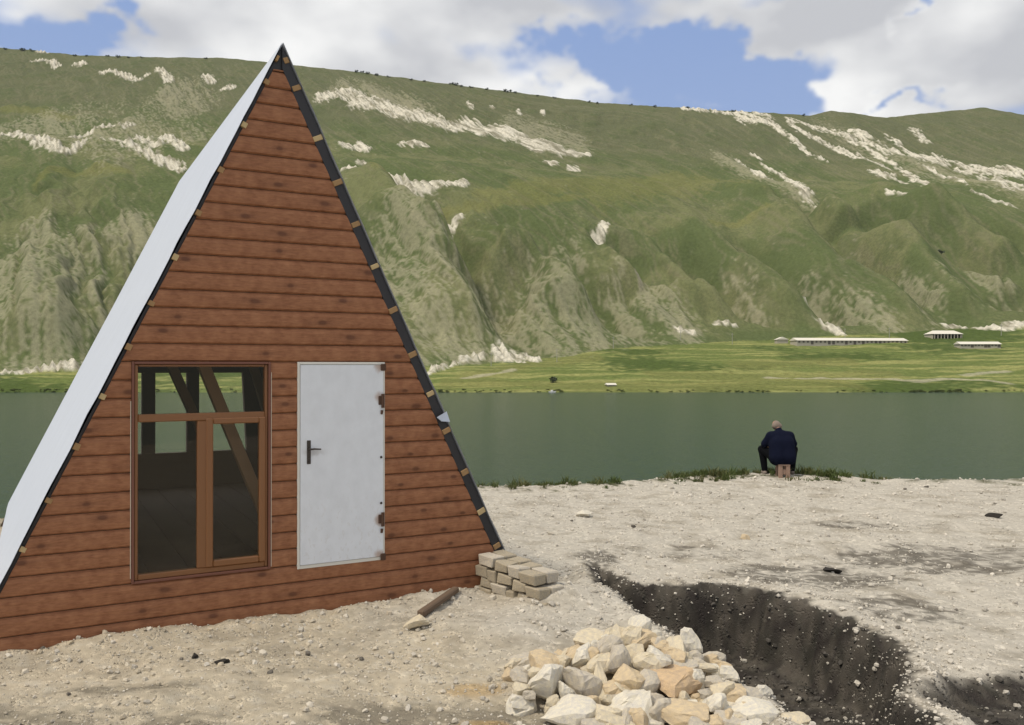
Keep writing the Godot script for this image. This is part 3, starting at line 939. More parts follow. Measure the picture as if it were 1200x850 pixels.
# angular broken stone: a lumpy ball cut flat by random planes
func stone_mesh(sd: int, cuts: int, shape: Vector3, tint := Color(0, 0, 0, 0), square := 0.75) -> ArrayMesh:
	var r := RandomNumberGenerator.new()
	r.seed = sd
	var sm := SphereMesh.new()
	sm.radius = 1.0; sm.height = 2.0
	sm.radial_segments = 15 if cuts > 5 else 7
	sm.rings = 8 if cuts > 5 else 3
	var arr := sm.get_mesh_arrays()
	var v: PackedVector3Array = arr[Mesh.ARRAY_VERTEX]
	var planes := []
	var rough := make_noise(sd, 1.6, 3)
	for k in cuts:
		planes.append([Vector3(r.randfn(), r.randfn(), r.randfn()).normalized(), r.randf_range(0.42, 0.8) if square > 0.5 else r.randf_range(0.9, 1.2)])
	for k in v.size():
		var p := v[k]
		p = Vector3(signf(p.x) * pow(absf(p.x), square), signf(p.y) * pow(absf(p.y), square), signf(p.z) * pow(absf(p.z), square))
		var h := hash(Vector3i((v[k] * 37.0).round()) + Vector3i(sd, 0, 0))
		p *= 1.0 + 0.10 * ((h % 1000) / 1000.0 - 0.5)
		for turn in 2:
			for pl in planes:
				var over: float = p.dot(pl[0]) - pl[1]
				if over > 0.0: p -= pl[0] * over
		if cuts > 5:
			p += Vector3(rough.get_noise_3dv(p * 1.0), rough.get_noise_3dv(p + Vector3(9, 0, 0)), rough.get_noise_3dv(p + Vector3(0, 9, 0))) * 0.10
		v[k] = p * shape * 0.62
	var st := SurfaceTool.new()
	st.begin(Mesh.PRIMITIVE_TRIANGLES)
	st.set_smooth_group(-1)
	var idx: PackedInt32Array = arr[Mesh.ARRAY_INDEX]
	for k in range(0, idx.size(), 3):
		var a := v[idx[k]]; var b := v[idx[k + 1]]; var c := v[idx[k + 2]]
		if (b - a).cross(c - a).length_squared() < 1e-14: continue
		for p in [a, b, c]:
			if tint.a > 0.0: st.set_color(tint)
			st.add_vertex(p)
	st.generate_normals()
	return st.commit()

func scatter(called: String, piece: String, meshes: Array, places: Array, m: Material, label: String, category: String) -> void:
	# one uncountable mass, drawn from a few shapes
	var root := thing(called, label, category)
	root.set_meta("kind", "stuff")
	for k in meshes.size():
		var mine := []
		for q in range(k, places.size(), meshes.size()): mine.append(places[q])
		var mm := MultiMesh.new()
		mm.transform_format = MultiMesh.TRANSFORM_3D
		mm.use_colors = true
		mm.mesh = meshes[k]
		mm.instance_count = mine.size()
		for q in mine.size():
			mm.set_instance_transform(q, mine[q][0])
			mm.set_instance_color(q, mine[q][1])
		var o := MultiMeshInstance3D.new()
		o.name = piece
		o.multimesh = mm
		o.material_override = m
		root.add_child(o, true)
		o.set_meta("kind", "stuff")

func make_soil_crumbs() -> void:
	var shapes := []
	for k in 4:
		shapes.append(stone_mesh(760 + k, 5, Vector3(1.0, 0.7, 0.85), Color.WHITE))
	var places := []
	rng.seed = 78
	for k in 14000:
		var x := rng.randf_range(0.9, 4.7)
		var d := rng.randf_range(5.0, 10.3)
		var s := maxf(inside_by(pit_line, Vector2(x, d)), inside_by(scoop_line, Vector2(x, d)))
		if s < -0.02 + 0.1 * rng.randf(): continue
		var size := 0.006 + 0.02 * pow(rng.randf(), 3.0) + 0.05 * pow(rng.randf(), 20.0)
		var tone := rng.randf_range(0.6, 1.5)
		var b := Basis.from_euler(Vector3(rng.randf_range(-0.6, 0.6), rng.randf() * TAU, rng.randf_range(-0.6, 0.6))).scaled(Vector3.ONE * size)
		var c := Color(0.075, 0.069, 0.061) if rng.randf() < 0.94 else Color(0.30, 0.28, 0.24)
		places.append([Transform3D(b, Vector3(x, ground_y(x, d) + size * 0.1, -d)), Color(c.r * tone, c.g * tone, c.b * tone)])
	scatter("soil_crumbs", "clods", shapes, places, M.pebble, "dark crumbs of dug earth lying in the pit", "soil")

func make_gravel() -> void:
	var shapes := []
	for k in 5:
		shapes.append(stone_mesh(700 + k, 4, Vector3(1.0, 0.62 + 0.08 * k, 0.85), Color.WHITE))
	var places := []
	rng.seed = 77
	var tries := 0
	while places.size() < 22000 and tries < 90000:
		tries += 1
		var d := 4.9 + 13.4 * pow(rng.randf(), 1.5)
		var x := rng.randf_range(-0.68, 0.68) * d
		var rel := Vector2(x + 2.21, d - 8.185)
		var out := rel.dot(Vector2(0.483, -0.8756))
		var along := rel.dot(Vector2(0.8756, 0.483))
		if out < 0.02 and along < 2.5: continue
		if d > edge_depth(x) + 0.1: continue
		var lush := 0.25 + 0.9 * maxf(0.0, gn_mid.get_noise_2d(x * 0.6 + 60.0, d * 0.6) + 0.2)
		if out > 0.0 and out < 0.5 and along < 2.6: lush += 0.7
		var near_rim := 0.0
		if x > 0.2 and x < 4.6 and d < 11.0:
			var s := inside_by(pit_line, Vector2(x, d))
			near_rim = exp(-pow((s + 0.15) / 0.3, 2))
			lush += 0.5 * near_rim
			if s > 0.12: lush = 0.10
		if d < 7.4 and x > 2.4 and inside_by(scoop_line, Vector2(x, d)) > 0.0: lush = 0.08
		elif Vector2((x - 3.1) / 0.6, (d - 6.7) / 0.9).length() < 1.0: lush += 1.2
		if rng.randf() > lush: continue
		var size := 0.006 + 0.011 * pow(rng.randf(), 2.0) + 0.040 * pow(rng.randf(), 16.0) + near_rim * 0.012 * pow(rng.randf(), 4.0)
		size *= 0.8 + d * 0.045
		var b := Basis.from_euler(Vector3(rng.randf_range(-0.5, 0.5), rng.randf() * TAU, rng.randf_range(-0.5, 0.5))).scaled(Vector3.ONE * size)
		var tone := rng.randf_range(0.75, 1.2)
		var c := Color(0.54, 0.505, 0.44).lerp(Color(0.46, 0.40, 0.30), rng.randf() * smoothstep(1.5, -1.5, x + 0.5))
		if rng.randf() < 0.015: c = Color(0.16, 0.145, 0.125)
		places.append([Transform3D(b, Vector3(x, ground_y(x, d) + size * 0.15, -d)), Color(c.r * tone, c.g * tone, c.b * tone)])
	scatter("gravel", "pebbles", shapes, places, M.pebble, "loose pale limestone pebbles strewn over the terrace", "gravel")

# ------------------------------------------------------------------ the heap of building stone
func make_stone_heap() -> void:
	var protos := []
	for k in 16:
		var shape := Vector3(1.0, 0.78, 0.8)
		if k % 4 == 1: shape = Vector3(1.15, 0.5, 0.9)
		elif k % 4 == 2: shape = Vector3(0.85, 0.95, 0.8)
		elif k % 4 == 3: shape = Vector3(1.0, 0.66, 1.0)
		protos.append(stone_mesh(1200 + k * 7, 9, shape))
	# x, height of its middle, distance, width, height, tone, shape, label of the ones that stand out
	var seen := [
		[0.985, 0.342, 6.790, 0.177, 0.088, "white", 1, "white crumbly flat stone at the very top of the stone heap"],
		[0.581, 0.274, 6.604, 0.205, 0.125, "cream", 0, ""], [0.757, 0.288, 6.643, 0.126, 0.080, "grey", 3, ""], [0.991, 0.274, 6.604, 0.238, 0.125, "tan", 1, "yellowish wide flat stone just below the top of the heap"],
		[0.525, 0.206, 6.397, 0.179, 0.115, "white", 0, ""], [0.632, 0.221, 6.446, 0.103, 0.103, "grey", 2, ""], [0.268, 0.200, 6.377, 0.217, 0.102, "tan", 1, "tan wedge lying alone on the upper left flank of the heap"],
		[0.766, 0.185, 6.328, 0.184, 0.146, "cream", 0, ""], [0.912, 0.227, 6.466, 0.155, 0.129, "cream", 2, ""], [0.812, 0.253, 6.545, 0.092, 0.098, "grey", 2, ""],
		[1.017, 0.194, 6.358, 0.121, 0.159, "orange", 2, "small upright orange-tan block in the middle of the heap"], [1.157, 0.250, 6.535, 0.144, 0.131, "grey", 0, ""],
		[0.226, 0.124, 6.102, 0.214, 0.189, "white", 0, "white angular stone at the left side of the heap"], [0.049, 0.117, 6.072, 0.109, 0.073, "cream", 3, ""], [0.075, 0.152, 6.210, 0.124, 0.068, "grey", 1, ""],
		[0.502, 0.129, 6.122, 0.178, 0.239, "grey", 2, "tall mauve-grey column-like stone standing in the heap"], [0.623, 0.126, 6.112, 0.079, 0.244, "cream", 2, "narrow cream slab on edge beside the grey column-like stone"],
		[0.775, 0.124, 6.102, 0.226, 0.110, "tan", 1, ""], [0.392, 0.155, 6.220, 0.081, 0.093, "tan", 2, ""], [0.379, 0.105, 6.023, 0.090, 0.120, "white", 2, ""],
		[0.379, 0.064, 5.827, 0.303, 0.111, "white", 1, "broad white slab at the lower left front of the heap"], [0.612, 0.054, 5.777, 0.191, 0.104, "cream", 3, ""],
		[0.840, 0.073, 5.876, 0.276, 0.165, "white", 0, "big white angular stone at the lower middle of the heap"], [1.035, 0.062, 5.817, 0.180, 0.145, "grey", 0, "grey block with flat top at the lower right of the heap"],
		[0.964, 0.124, 6.102, 0.122, 0.122, "cream", 3, ""], [0.687, 0.038, 5.679, 0.210, 0.097, "cream", 1, ""], [0.668, 0.081, 5.915, 0.077, 0.083, "cream", 2, ""],
		[1.178, 0.124, 6.102, 0.372, 0.201, "orange", 1, "largest orange-tan slab on the right side of the heap"],
		[1.219, 0.234, 6.486, 0.182, 0.175, "cream", 2, ""], [1.369, 0.267, 6.584, 0.125, 0.165, "white", 2, "white pointed stone standing up at the right top of the heap"],
		[1.311, 0.206, 6.397, 0.077, 0.115, "cream", 2, ""], [1.403, 0.182, 6.318, 0.158, 0.051, "cream", 1, "thin flat cream flake at the right edge of the heap"], [1.343, 0.147, 6.190, 0.118, 0.130, "white", 3, ""],
		[1.468, 0.110, 6.043, 0.151, 0.091, "cream", 3, "smooth yellowish stone at the right edge of the heap"], [1.462, 0.141, 6.171, 0.117, 0.056, "grey", 1, ""], [1.394, 0.069, 5.856, 0.193, 0.152, "white", 0, "pale grey block at the right foot of the heap"],
		[1.614, 0.064, 5.827, 0.291, 0.099, "white", 1, "long pale stone pointing towards the dark pit"], [1.863, 0.041, 5.699, 0.165, 0.085, "cream", 3, "rounded cream stone lying apart beside the dark pit"],
		[1.182, 0.042, 5.709, 0.280, 0.114, "tan", 3, ""], [1.449, 0.046, 5.728, 0.120, 0.103, "tan", 0, ""], [1.521, 0.044, 5.718, 0.109, 0.086, "cream", 3, ""], [1.579, 0.031, 5.640, 0.118, 0.079, "white", 1, ""],
		[0.296, 0.081, 5.915, 0.071, 0.053, "cream", 3, ""], [0.132, 0.096, 5.984, 0.078, 0.054, "grey", 3, ""], [0.567, 0.177, 6.299, 0.088, 0.063, "cream", 3, ""], [1.075, 0.163, 6.250, 0.087, 0.075, "white", 3, ""], [0.841, 0.157, 6.230, 0.100, 0.056, "grey", 1, ""],
		[1.191, 0.090, 5.954, 0.107, 0.071, "cream", 3, ""], [0.957, 0.096, 5.984, 0.084, 0.066, "cream", 3, ""], [0.532, 0.081, 5.915, 0.095, 0.071, "tan", 3, ""], [0.382, 0.197, 6.368, 0.096, 0.064, "cream", 3, ""], [0.871, 0.309, 6.702, 0.101, 0.067, "cream", 3, ""], [1.139, 0.309, 6.702, 0.087, 0.060, "white", 3, ""],
		[0.169, 0.163, 6.250, 0.100, 0.069, "cream", 3, ""], [0.486, 0.234, 6.486, 0.091, 0.058, "tan", 3, ""], [1.022, 0.157, 6.230, 0.087, 0.062, "grey", 3, ""], [1.371, 0.103, 6.013, 0.090, 0.066, "grey", 3, ""], [0.298, 0.152, 6.210, 0.087, 0.062, "grey", 3, ""],
	]
	rng.seed = 31
	var n := 0
	var put := []
	for s in seen:
		put.append([Vector3(s[0], s[1], -s[2]), s[3], s[4], s[5], s[6], s[7]])
	# the ones underneath and on the near foot that hold the rest up
	for k in 120:
		var a := rng.randf() * TAU
		var rr := sqrt(rng.randf()) * 0.98
		var x := 0.93 + cos(a) * rr
		var d := 6.55 + sin(a) * rr * (1.1 if sin(a) < 0.0 else 0.55)
		var top := maxf(0.02, pile_surface(x, d) - 0.11)
		if inside_by(pit_line, Vector2(x, d)) > -0.06 or d < 5.25: continue
		var w := rng.randf_range(0.10, 0.19)
		put.append([Vector3(x, maxf(top, ground_y(x, d) + 0.02), -d), w, w * rng.randf_range(0.6, 0.9), ["cream", "grey", "white", "tan"][k % 4], k, ""])
	for s in put:
		var proto: int = (n * 5 + int(s[4])) % 4 * 4 + int(s[4]) % 4
		var mesh: ArrayMesh = protos[proto]
		var size := mesh.get_aabb().size
		var o := part("stone", mesh, M["stone_" + s[3]], self)
		o.position = s[0]
		o.rotation = Vector3(rng.randf_range(-0.25, 0.25), rng.randf_range(-0.5, 0.5) + PI * (n % 2), rng.randf_range(-0.3, 0.3))
		o.scale = Vector3(s[1] / size.x, s[2] / size.y * 1.05, (s[1] * 0.55 + s[2] * 0.45) / size.z) * 1.3
		var label: String = s[5]
		if label == "":
			var tone: String = {"white": "whitish", "cream": "cream", "tan": "tan", "grey": "greyish", "orange": "orange-tan"}[s[3]]
			var big: String = "big" if s[1] > 0.2 else ("fist-sized" if s[1] < 0.115 else "mid-sized")
			var p: Vector3 = s[0]
			var side: String = "left flank" if p.x < 0.55 else ("right flank" if p.x > 1.2 else "middle")
			var high: String = "near the top" if -p.z > 6.5 else ("halfway down" if -p.z > 5.95 else "at the near foot")
			label = "%s %s broken limestone lump, %s, %s of the stone heap" % [big, tone, high, side]
		tag(o, label, "stone", "building stones heaped beside the pit")
		n += 1

func lone_stone(called: String, x: float, d: float, size: Vector3, tone: String, sd: int, label: String, category := "stone") -> void:
	var mesh := stone_mesh(sd, 9, Vector3(1, 0.7, 0.8))
	var o := part(called, mesh, M[tone], self)
	var a := mesh.get_aabb().size
	o.scale = Vector3(size.x / a.x, size.y / a.y, size.z / a.z)
	o.position = Vector3(x, ground_y(x, d) + size.y * 0.32, -d)
	o.rotation.y = sd * 0.7
	tag(o, label, category)

func make_loose_things() -> void:
	lone_stone("stone", -0.86, 7.78, Vector3(0.27, 0.13, 0.2), "stone_cream", 311, "flat cream stone lying alone in front of the cabin door")
	lone_stone("stone", 3.25, 11.9, Vector3(0.16, 0.09, 0.12), "stone_tan", 312, "small tan stone on the open gravel behind the pit")
	lone_stone("stone", 1.15, 13.7, Vector3(0.26, 0.13, 0.2), "stone_white", 314, "pale stone on the gravel between cabin corner and lake")
	lone_stone("clod", -2.33, 6.88, Vector3(0.12, 0.05, 0.08), "stone_soot", 315, "small black clod on the gravel below the window", "clod")
	lone_stone("clod", -2.62, 7.05, Vector3(0.06, 0.04, 0.05), "stone_soot", 316, "tiny dark clod on the gravel, nearest to the cabin wall", "clod")
	lone_stone("log_stub", 7.63, 13.55, Vector3(0.30, 0.10, 0.14), "stone_soot", 317, "short charred log stub lying far right on the gravel", "log")
	lone_stone("clod", 3.75, 10.1, Vector3(0.22, 0.07, 0.14), "stone_soot", 318, "flat sooty clod on the gravel right of the pit's far rim", "clod")
	lone_stone("clod", 0.56, 4.95 + 7.4, Vector3(0.13, 0.06, 0.1), "stone_grey", 319, "grey clod on the gravel beyond the stub wall", "clod")
	# weathered pole half buried by the cabin
	var s := Shape.new()
	var a := Vector3(-0.86, ground_y(-0.86, 8.02) + 0.05, -8.02)
	var b := Vector3(-0.58, ground_y(-0.58, 8.85) + 0.03, -8.85)
	s.beam(a, b, 0.075, 0.06, Vector3.UP, 0.012)
	tag(part("timber_offcut", s.done(), M.dark_wood, self), "short dark timber offcut lying on gravel at the cabin's right end", "timber")
	s = Shape.new()
	s.tube([Vector3(1.62, ground_y(1.62, 6.9) + 0.03, -6.9), Vector3(1.72, ground_y(1.72, 6.82) + 0.035, -6.82), Vector3(1.83, ground_y(1.83, 6.72) + 0.02, -6.72)], [0.007, 0.008, 0.006], 6)
	tag(part("twig", s.done(), M.stool_wood, self), "bare pale twig lying in the dark pit beside the stone heap", "twig")

func block_mesh(sd: int) -> ArrayMesh:
	# a roughly squared building stone, its faces a little out of true
	var s := Shape.new()
	s.box(Transform3D(), Vector3(1.0, 0.7, 0.9), 0.05)
	var arr := s.done().surface_get_arrays(0)
	var v: PackedVector3Array = arr[Mesh.ARRAY_VERTEX]
	var idx: PackedInt32Array = arr[Mesh.ARRAY_INDEX]
	var n := make_noise(sd, 1.3, 2)
	var st := SurfaceTool.new()
	st.begin(Mesh.PRIMITIVE_TRIANGLES)
	st.set_smooth_group(-1)
	for k in idx:
		var p := v[k]
		st.add_vertex(p + Vector3(n.get_noise_3dv(p), n.get_noise_3dv(p + Vector3(7, 0, 0)), n.get_noise_3dv(p + Vector3(0, 7, 0))) * 0.16)
	st.generate_normals()
	return st.commit()

func make_stub_wall() -> void:
	# dry-laid stone stub running from the cabin corner towards the camera
	var w := thing("stone_wall", "low dry-laid stone stub wall at the cabin's right corner", "wall", Vector3(-0.27, 0.0, -9.30), 0.0)
	var along := Vector3(0.65, 0, 0.76).normalized()
	var across := Vector3(-0.76, 0, 0.65).normalized()
	rng.seed = 12
	var protos := []
	for k in 5:
		protos.append(block_mesh(1500 + k))
	for course in 4:
		var y := -0.06 + course * 0.118
		var u := 0.02 + 0.06 * (course % 2)
		var reach := 1.15 - course * 0.09
		while u < reach:
			var len := rng.randf_range(0.12, 0.26)
			for side in 2:
				var size := Vector3(len, 0.118 * rng.randf_range(0.9, 1.08), 0.17)
				var mesh: ArrayMesh = protos[rng.randi() % 5]
				var box := mesh.get_aabb().size
				var o := part("block", mesh, M[["stone_block", "stone_block", "stone_grey", "stone_block"][rng.randi() % 4]], w)
				var at: Vector3 = along * (u + len * 0.5) + across * (0.10 - 0.17 * side + rng.randf_range(-0.012, 0.012))
				o.transform = Transform3D(Basis(along, Vector3.UP, -across) * Basis.from_euler(Vector3(rng.randf_range(-0.05, 0.05), rng.randf_range(-0.08, 0.08), rng.randf_range(-0.05, 0.05))), at + Vector3(0, y + 0.06 - 0.10 * u, 0))
				o.scale = Vector3(size.x / box.x, size.y / box.y, size.z / box.z) * 1.04
			u += len + 0.008

# ------------------------------------------------------------------ grass on the bank
func tuft_mesh(sd: int, blades: int, tall: float, spread: float) -> ArrayMesh:
	var r := RandomNumberGenerator.new()
	r.seed = sd
	var s := Shape.new()
	s.st.set_color(Color.WHITE)
	for k in blades:
		var a := r.randf() * TAU
		var base := Vector3(cos(a), 0, sin(a)) * spread * sqrt(r.randf())
		var lean := Vector3(r.randfn() * 0.35, 1.0, r.randfn() * 0.35).normalized() * tall * r.randf_range(0.5, 1.1)
		var side := Vector3(r.randfn(), 0, r.randfn()).normalized() * 0.010
		var mid := base + lean * 0.55
		var tip := base + lean + Vector3(lean.x, -0.12 * tall, lean.z) * 0.6
		s.quad(base - side, base + side, mid + side * 0.8, mid - side * 0.8, Vector3(side.z, 0.2, -side.x))
		s.tri(mid - side * 0.8, mid + side * 0.8, tip, Vector3(side.z, 0.2, -side.x))
	return s.done()

func make_bank_grass() -> void:
	var protos := [tuft_mesh(1, 26, 0.15, 0.10), tuft_mesh(2, 22, 0.22, 0.09), tuft_mesh(3, 30, 0.10, 0.13)]
	rng.seed = 5
	var places := []
	for k in 5200:
		var x := rng.randf_range(-6.0, 12.0)
		var e := edge_depth(x)
		var d := e + rng.randf_range(-0.9, 0.7)
		var w := 0.0
		w += 0.9 * exp(-pow((x - 4.2) / 0.7, 2)) + 0.8 * exp(-pow((x - 6.7) / 0.6, 2)) + 0.35 * exp(-pow((x - 5.8) / 1.2, 2)) * smoothstep(-0.35, 0.1, d - e)
		w += 0.5 * exp(-pow((x - 0.6) / 1.3, 2)) * smoothstep(-0.6, 0.0, d - e)
		w += 0.015
		w *= clampf(0.5 + 1.6 * gn_mid.get_noise_2d(x * 1.2 + 5.0, d * 2.0), 0.0, 1.3)
		if d < e - 0.45: w *= 0.45
		if rng.randf() > w: continue
		var sc := 0.45 + 0.95 * pow(rng.randf(), 1.8)
		var t := rng.randf()
		var c := Color(0.085, 0.115, 0.04).lerp(Color(0.13, 0.13, 0.06), t * t)
		places.append([Transform3D(Basis(Vector3.UP, rng.randf() * TAU).scaled(Vector3.ONE * sc), Vector3(x, ground_y(x, d) - 0.01, -d)), c])
	scatter("grass", "blades", protos, places, M.grass_blade, "sparse green grass along the terrace edge above the lake", "grass")

# ------------------------------------------------------------------ things on the far shore
func far_at(x: float, d: float) -> Vector3:
	return Vector3(x, hill_y(x, d), -d)

func barn(called: String, label: String, x: float, d: float, length: float, width: float, wall_h: float, roof_h: float, turn: float, bays: int, dark_front: bool, hip := 0.0) -> void:
	var at := far_at(x, d)
	at.y -= 0.3
	var t := thing(called, label, "building", at, turn)
	var s := Shape.new()
	if dark_front:
		# open front: back and end walls only, the roof rests on pillars
		for w in [[Vector3(-length / 2, -1.5, -width / 2), Vector3(length / 2, wall_h, -width / 2 + 0.3)], [Vector3(-length / 2, -1.5, -width / 2 + 0.31), Vector3(-length / 2 + 0.3, wall_h, width / 2)], [Vector3(length / 2 - 0.3, -1.5, -width / 2 + 0.31), Vector3(length / 2, wall_h, width / 2)]]:
			s = Shape.new()
			s.cube(w[0], w[1], 0.02)
			part("wall", s.done(), M.barn_wall, t)
	else:
		s.cube(Vector3(-length / 2, -1.5, -width / 2), Vector3(length / 2, wall_h, width / 2), 0.02)
		part("wall", s.done(), M.barn_wall, t)
	s = Shape.new()
	var o := 0.6
	var e := [Vector3(-length / 2 - o, wall_h, width / 2 + o), Vector3(length / 2 + o, wall_h, width / 2 + o), Vector3(length / 2 + o, wall_h, -width / 2 - o), Vector3(-length / 2 - o, wall_h, -width / 2 - o)]
	var ra := Vector3(-length / 2 - o + hip, wall_h + roof_h, 0)
	var rb := Vector3(length / 2 + o - hip, wall_h + roof_h, 0)
	s.quad(e[0], e[1], rb, ra, Vector3(0, 1, 1))
	s.quad(e[2], e[3], ra, rb, Vector3(0, 1, -1))
	s.tri(e[1], e[2], rb, Vector3(1, 0.3, 0))
	s.tri(e[3], e[0], ra, Vector3(-1, 0.3, 0))
	s.quad(e[0] - Vector3(0, 0.15, 0), e[1] - Vector3(0, 0.15, 0), e[2] - Vector3(0, 0.15, 0), e[3] - Vector3(0, 0.15, 0), Vector3.DOWN)
	s.quad(e[0], e[1], e[1] - Vector3(0, 0.15, 0), e[0] - Vector3(0, 0.15, 0), Vector3.BACK)
	part("roof", s.done(), M.barn_roof, t)
	for k in bays:
		var cx := -length / 2 + length * (k + 0.5) / bays
		s = Shape.new()
		if dark_front:
			s.cube(Vector3(cx - 0.35, -1.0, width / 2), Vector3(cx + 0.35, wall_h - 0.1, width / 2 + 0.35), 0.02)
			part("pillar", s.done(), M.barn_wall, t)
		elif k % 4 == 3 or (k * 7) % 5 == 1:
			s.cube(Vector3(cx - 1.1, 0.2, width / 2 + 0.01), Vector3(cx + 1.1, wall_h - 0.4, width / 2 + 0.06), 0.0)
			part("door", s.done(), M.barn_opening_shade, t)  # flat panel, the shade of a doorway put into its colour
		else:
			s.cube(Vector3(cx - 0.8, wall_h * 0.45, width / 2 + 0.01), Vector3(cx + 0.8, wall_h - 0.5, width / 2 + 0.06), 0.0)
			part("window", s.done(), M.barn_opening_shade, t)  # flat panel coloured dark in place of a shaded window opening

func bush_mesh(sd: int, leaves: int) -> ArrayMesh:
	var r := RandomNumberGenerator.new()
	r.seed = sd
	var s := Shape.new()
	s.st.set_color(Color.WHITE)
	var lumps := []
	for k in 5:
		lumps.append([Vector3(r.randf_range(-0.5, 0.5), r.randf_range(0.25, 0.75), r.randf_range(-0.5, 0.5)), r.randf_range(0.25, 0.45)])
	for k in leaves:
		var l: Array = lumps[k % 5]
		var n := Vector3(r.randfn(), r.randfn(), r.randfn()).normalized()
		var p: Vector3 = l[0] + n * l[1] * pow(r.randf(), 0.4)
		p.y = maxf(p.y, 0.03)
		var u := Vector3(r.randfn(), r.randfn(), r.randfn()).normalized() * 0.13
		var v := n.cross(u).normalized() * 0.09
		s.quad(p - u, p - v, p + u, p + v, n)
	return s.done()

func make_far_shore() -> void:
	barn("farm_shed", "very long low cream cattle shed on the far meadow", 270, 684, 92, 13, 3.4, 2.2, 6.0, 26, false)
	barn("annex_shed", "small pale gabled shed at the left end of the long shed", 221, 700, 7, 9, 3.4, 2.2, 90.0, 2, false)
	barn("barn", "pale hip-roofed barn with dark open front, above the right sheds", 357, 706, 25, 13, 3.0, 3.0, 3.0, 9, true, 4.0)
	barn("farm_shed", "short cream shed with many openings, lowest and rightmost of the farm", 347, 636, 29, 10, 2.8, 1.9, -3.0, 12, false)
	barn("hut", "tiny white hut standing at the far water's edge", 54, 467, 4.4, 4, 0.9, 0.9, 10.0, 1, false)
	# poles of the power line
	var spots := [[-14, 573, "slim utility pole on the far meadow, nearest to the cabin roof"], [31, 589, "slim utility pole above the left end of the far meadow, second from the cabin roof"], [79, 665, "slim utility pole with pale footing at the hill foot, third from the cabin roof"], [139, 703, "slim utility pole at the hill foot, fourth from the cabin roof"], [179, 693, "slim utility pole left of the long shed, fifth from the cabin roof"], [278, 712, "slim utility pole behind the middle of the long shed"], [315, 712, "slim utility pole behind the right end of the long shed"], [401, 699, "slim utility pole on the meadow right of the hip-roofed barn"]]
	for p in spots:
		var t := thing("utility_pole", p[2], "pole", far_at(p[0], p[1]) - Vector3(0, 0.4, 0), 12.0, "utility poles of the far power line")
		var s := Shape.new()
		s.tube([Vector3.ZERO, Vector3(0, 9.6, 0)], [0.24, 0.17], 8)
		part("post", s.done(), M.pole_grey, t)
		s = Shape.new()
		s.cube(Vector3(-1.1, 8.6, -0.1), Vector3(1.1, 8.85, 0.1), 0.02)
		part("crossarm", s.done(), M.pole_grey, t)
	# a small boat
	var at := Vector3(21, LAKE_Y, -447)
	var t := thing("boat", "tiny white boat on the water by the far shore", "boat", at, 20.0)
	var s := Shape.new()
	s.slab(PackedVector2Array([Vector2(-1.9, 0.55), Vector2(-1.5, -0.15), Vector2(1.3, -0.15), Vector2(2.2, 0.7)]), -0.7, 0.7)
	part("hull", s.done(), M.boat_white, t)
	s = Shape.new()
	s.cube(Vector3(-0.6, 0.5, -0.45), Vector3(0.5, 1.3, 0.45), 0.1)
	part("cabin", s.done(), M.boat_white, t)
	# bushes: those on the skyline, one on the meadow, and the thicket at the waterline
	var protos := [bush_mesh(1, 150), bush_mesh(2, 150), bush_mesh(3, 150)]
	var mats := [mat("bush_dark", lin(0.035, 0.05, 0.022), 0.9), mat("bush_green", lin(0.06, 0.085, 0.03), 0.9)]
	rng.seed = 66
	var crest := [[-1004, 4.0], [-969, 7.5], [-952, 5.0], [-868, 4.5], [-844, 4.0], [-802, 4.0], [-780, 5.0], [-760, 4.0], [-734, 3.5], [-608, 4.0], [-309, 5.5], [-297, 4.5], [-285, 5.0], [-268, 6.0], [-245, 4.0], [-201, 4.0], [-174, 4.0], [-120, 5.0], [-110, 6.0], [-100, 5.0], [-81, 4.5], [-51, 4.5], [-14, 6.0], [-5, 5.5], [7, 4.5], [51, 4.0], [84, 4.0], [152, 4.0], [169, 4.0], [236, 4.0], [284, 5.0], [348, 6.0], [439, 5.0], [577, 4.5]]
	for k in crest.size():
		var d := 1688.0
		var x: float = crest[k][0]
		var o := part("bush", protos[k % 3], mats[0], self)
		o.position = far_at(x, d) - Vector3(0, 0.4, 0)
		o.scale = Vector3(1.25, 1.0, 1.25) * crest[k][1]
		o.rotation.y = k
		tag(o, "biggest dark bush on the ridge skyline at the far left" if k == 1 else "small dark bush on the skyline of the ridge", "bush", "bushes on the ridge skyline")
	var one := part("bush", protos[1], mats[0], self)
	one.position = far_at(24, 488) - Vector3(0, 0.2, 0)
	one.scale = Vector3.ONE * 4.2
	tag(one, "lone round bush on the meadow just above the far waterline", "bush")
	for q in [[455.0, 905.0, "dark bush in a gully high above the hip-roofed barn"], [505.0, 880.0, "dark bush in the middle of three on the right spur"], [520.0, 872.0, "dark bush lowest on the right spur above the barns"]]:
		var b := part("bush", protos[0], mats[0], self)
		b.position = far_at(q[0], q[1]) - Vector3(0, 0.4, 0)
		b.scale = Vector3(7, 5, 7)
		tag(b, q[2], "bush")
	var places := []
	for k in 900:
		var x := rng.randf_range(-330, 330)
		var n := gn_mid.get_noise_2d(x * 0.03, 7.0)
		var d := 449.5 + rng.randf_range(0.0, 5.0)
		if rng.randf() > 0.35 + 0.9 * n: continue
		var h := rng.randf_range(0.35, 0.9) * (1.0 + 0.5 * smoothstep(150.0, 260.0, x))
		var c := Color(0.07, 0.09, 0.035).lerp(Color(0.11, 0.13, 0.05), rng.randf())
		places.append([Transform3D(Basis(Vector3.UP, rng.randf() * TAU).scaled(Vector3(h * 2.0, h, h * 1.4)), far_at(x, d) - Vector3(0, 0.15, 0)), c])
	scatter("shore_scrub", "leaves", protos, places, M.scrub_leaf, "dark low scrub along the far waterline", "scrub")

# ------------------------------------------------------------------ the A-frame cabin
func rake_left(y: float) -> float:
	return -((APEX - y) * SLOPE - 0.035)

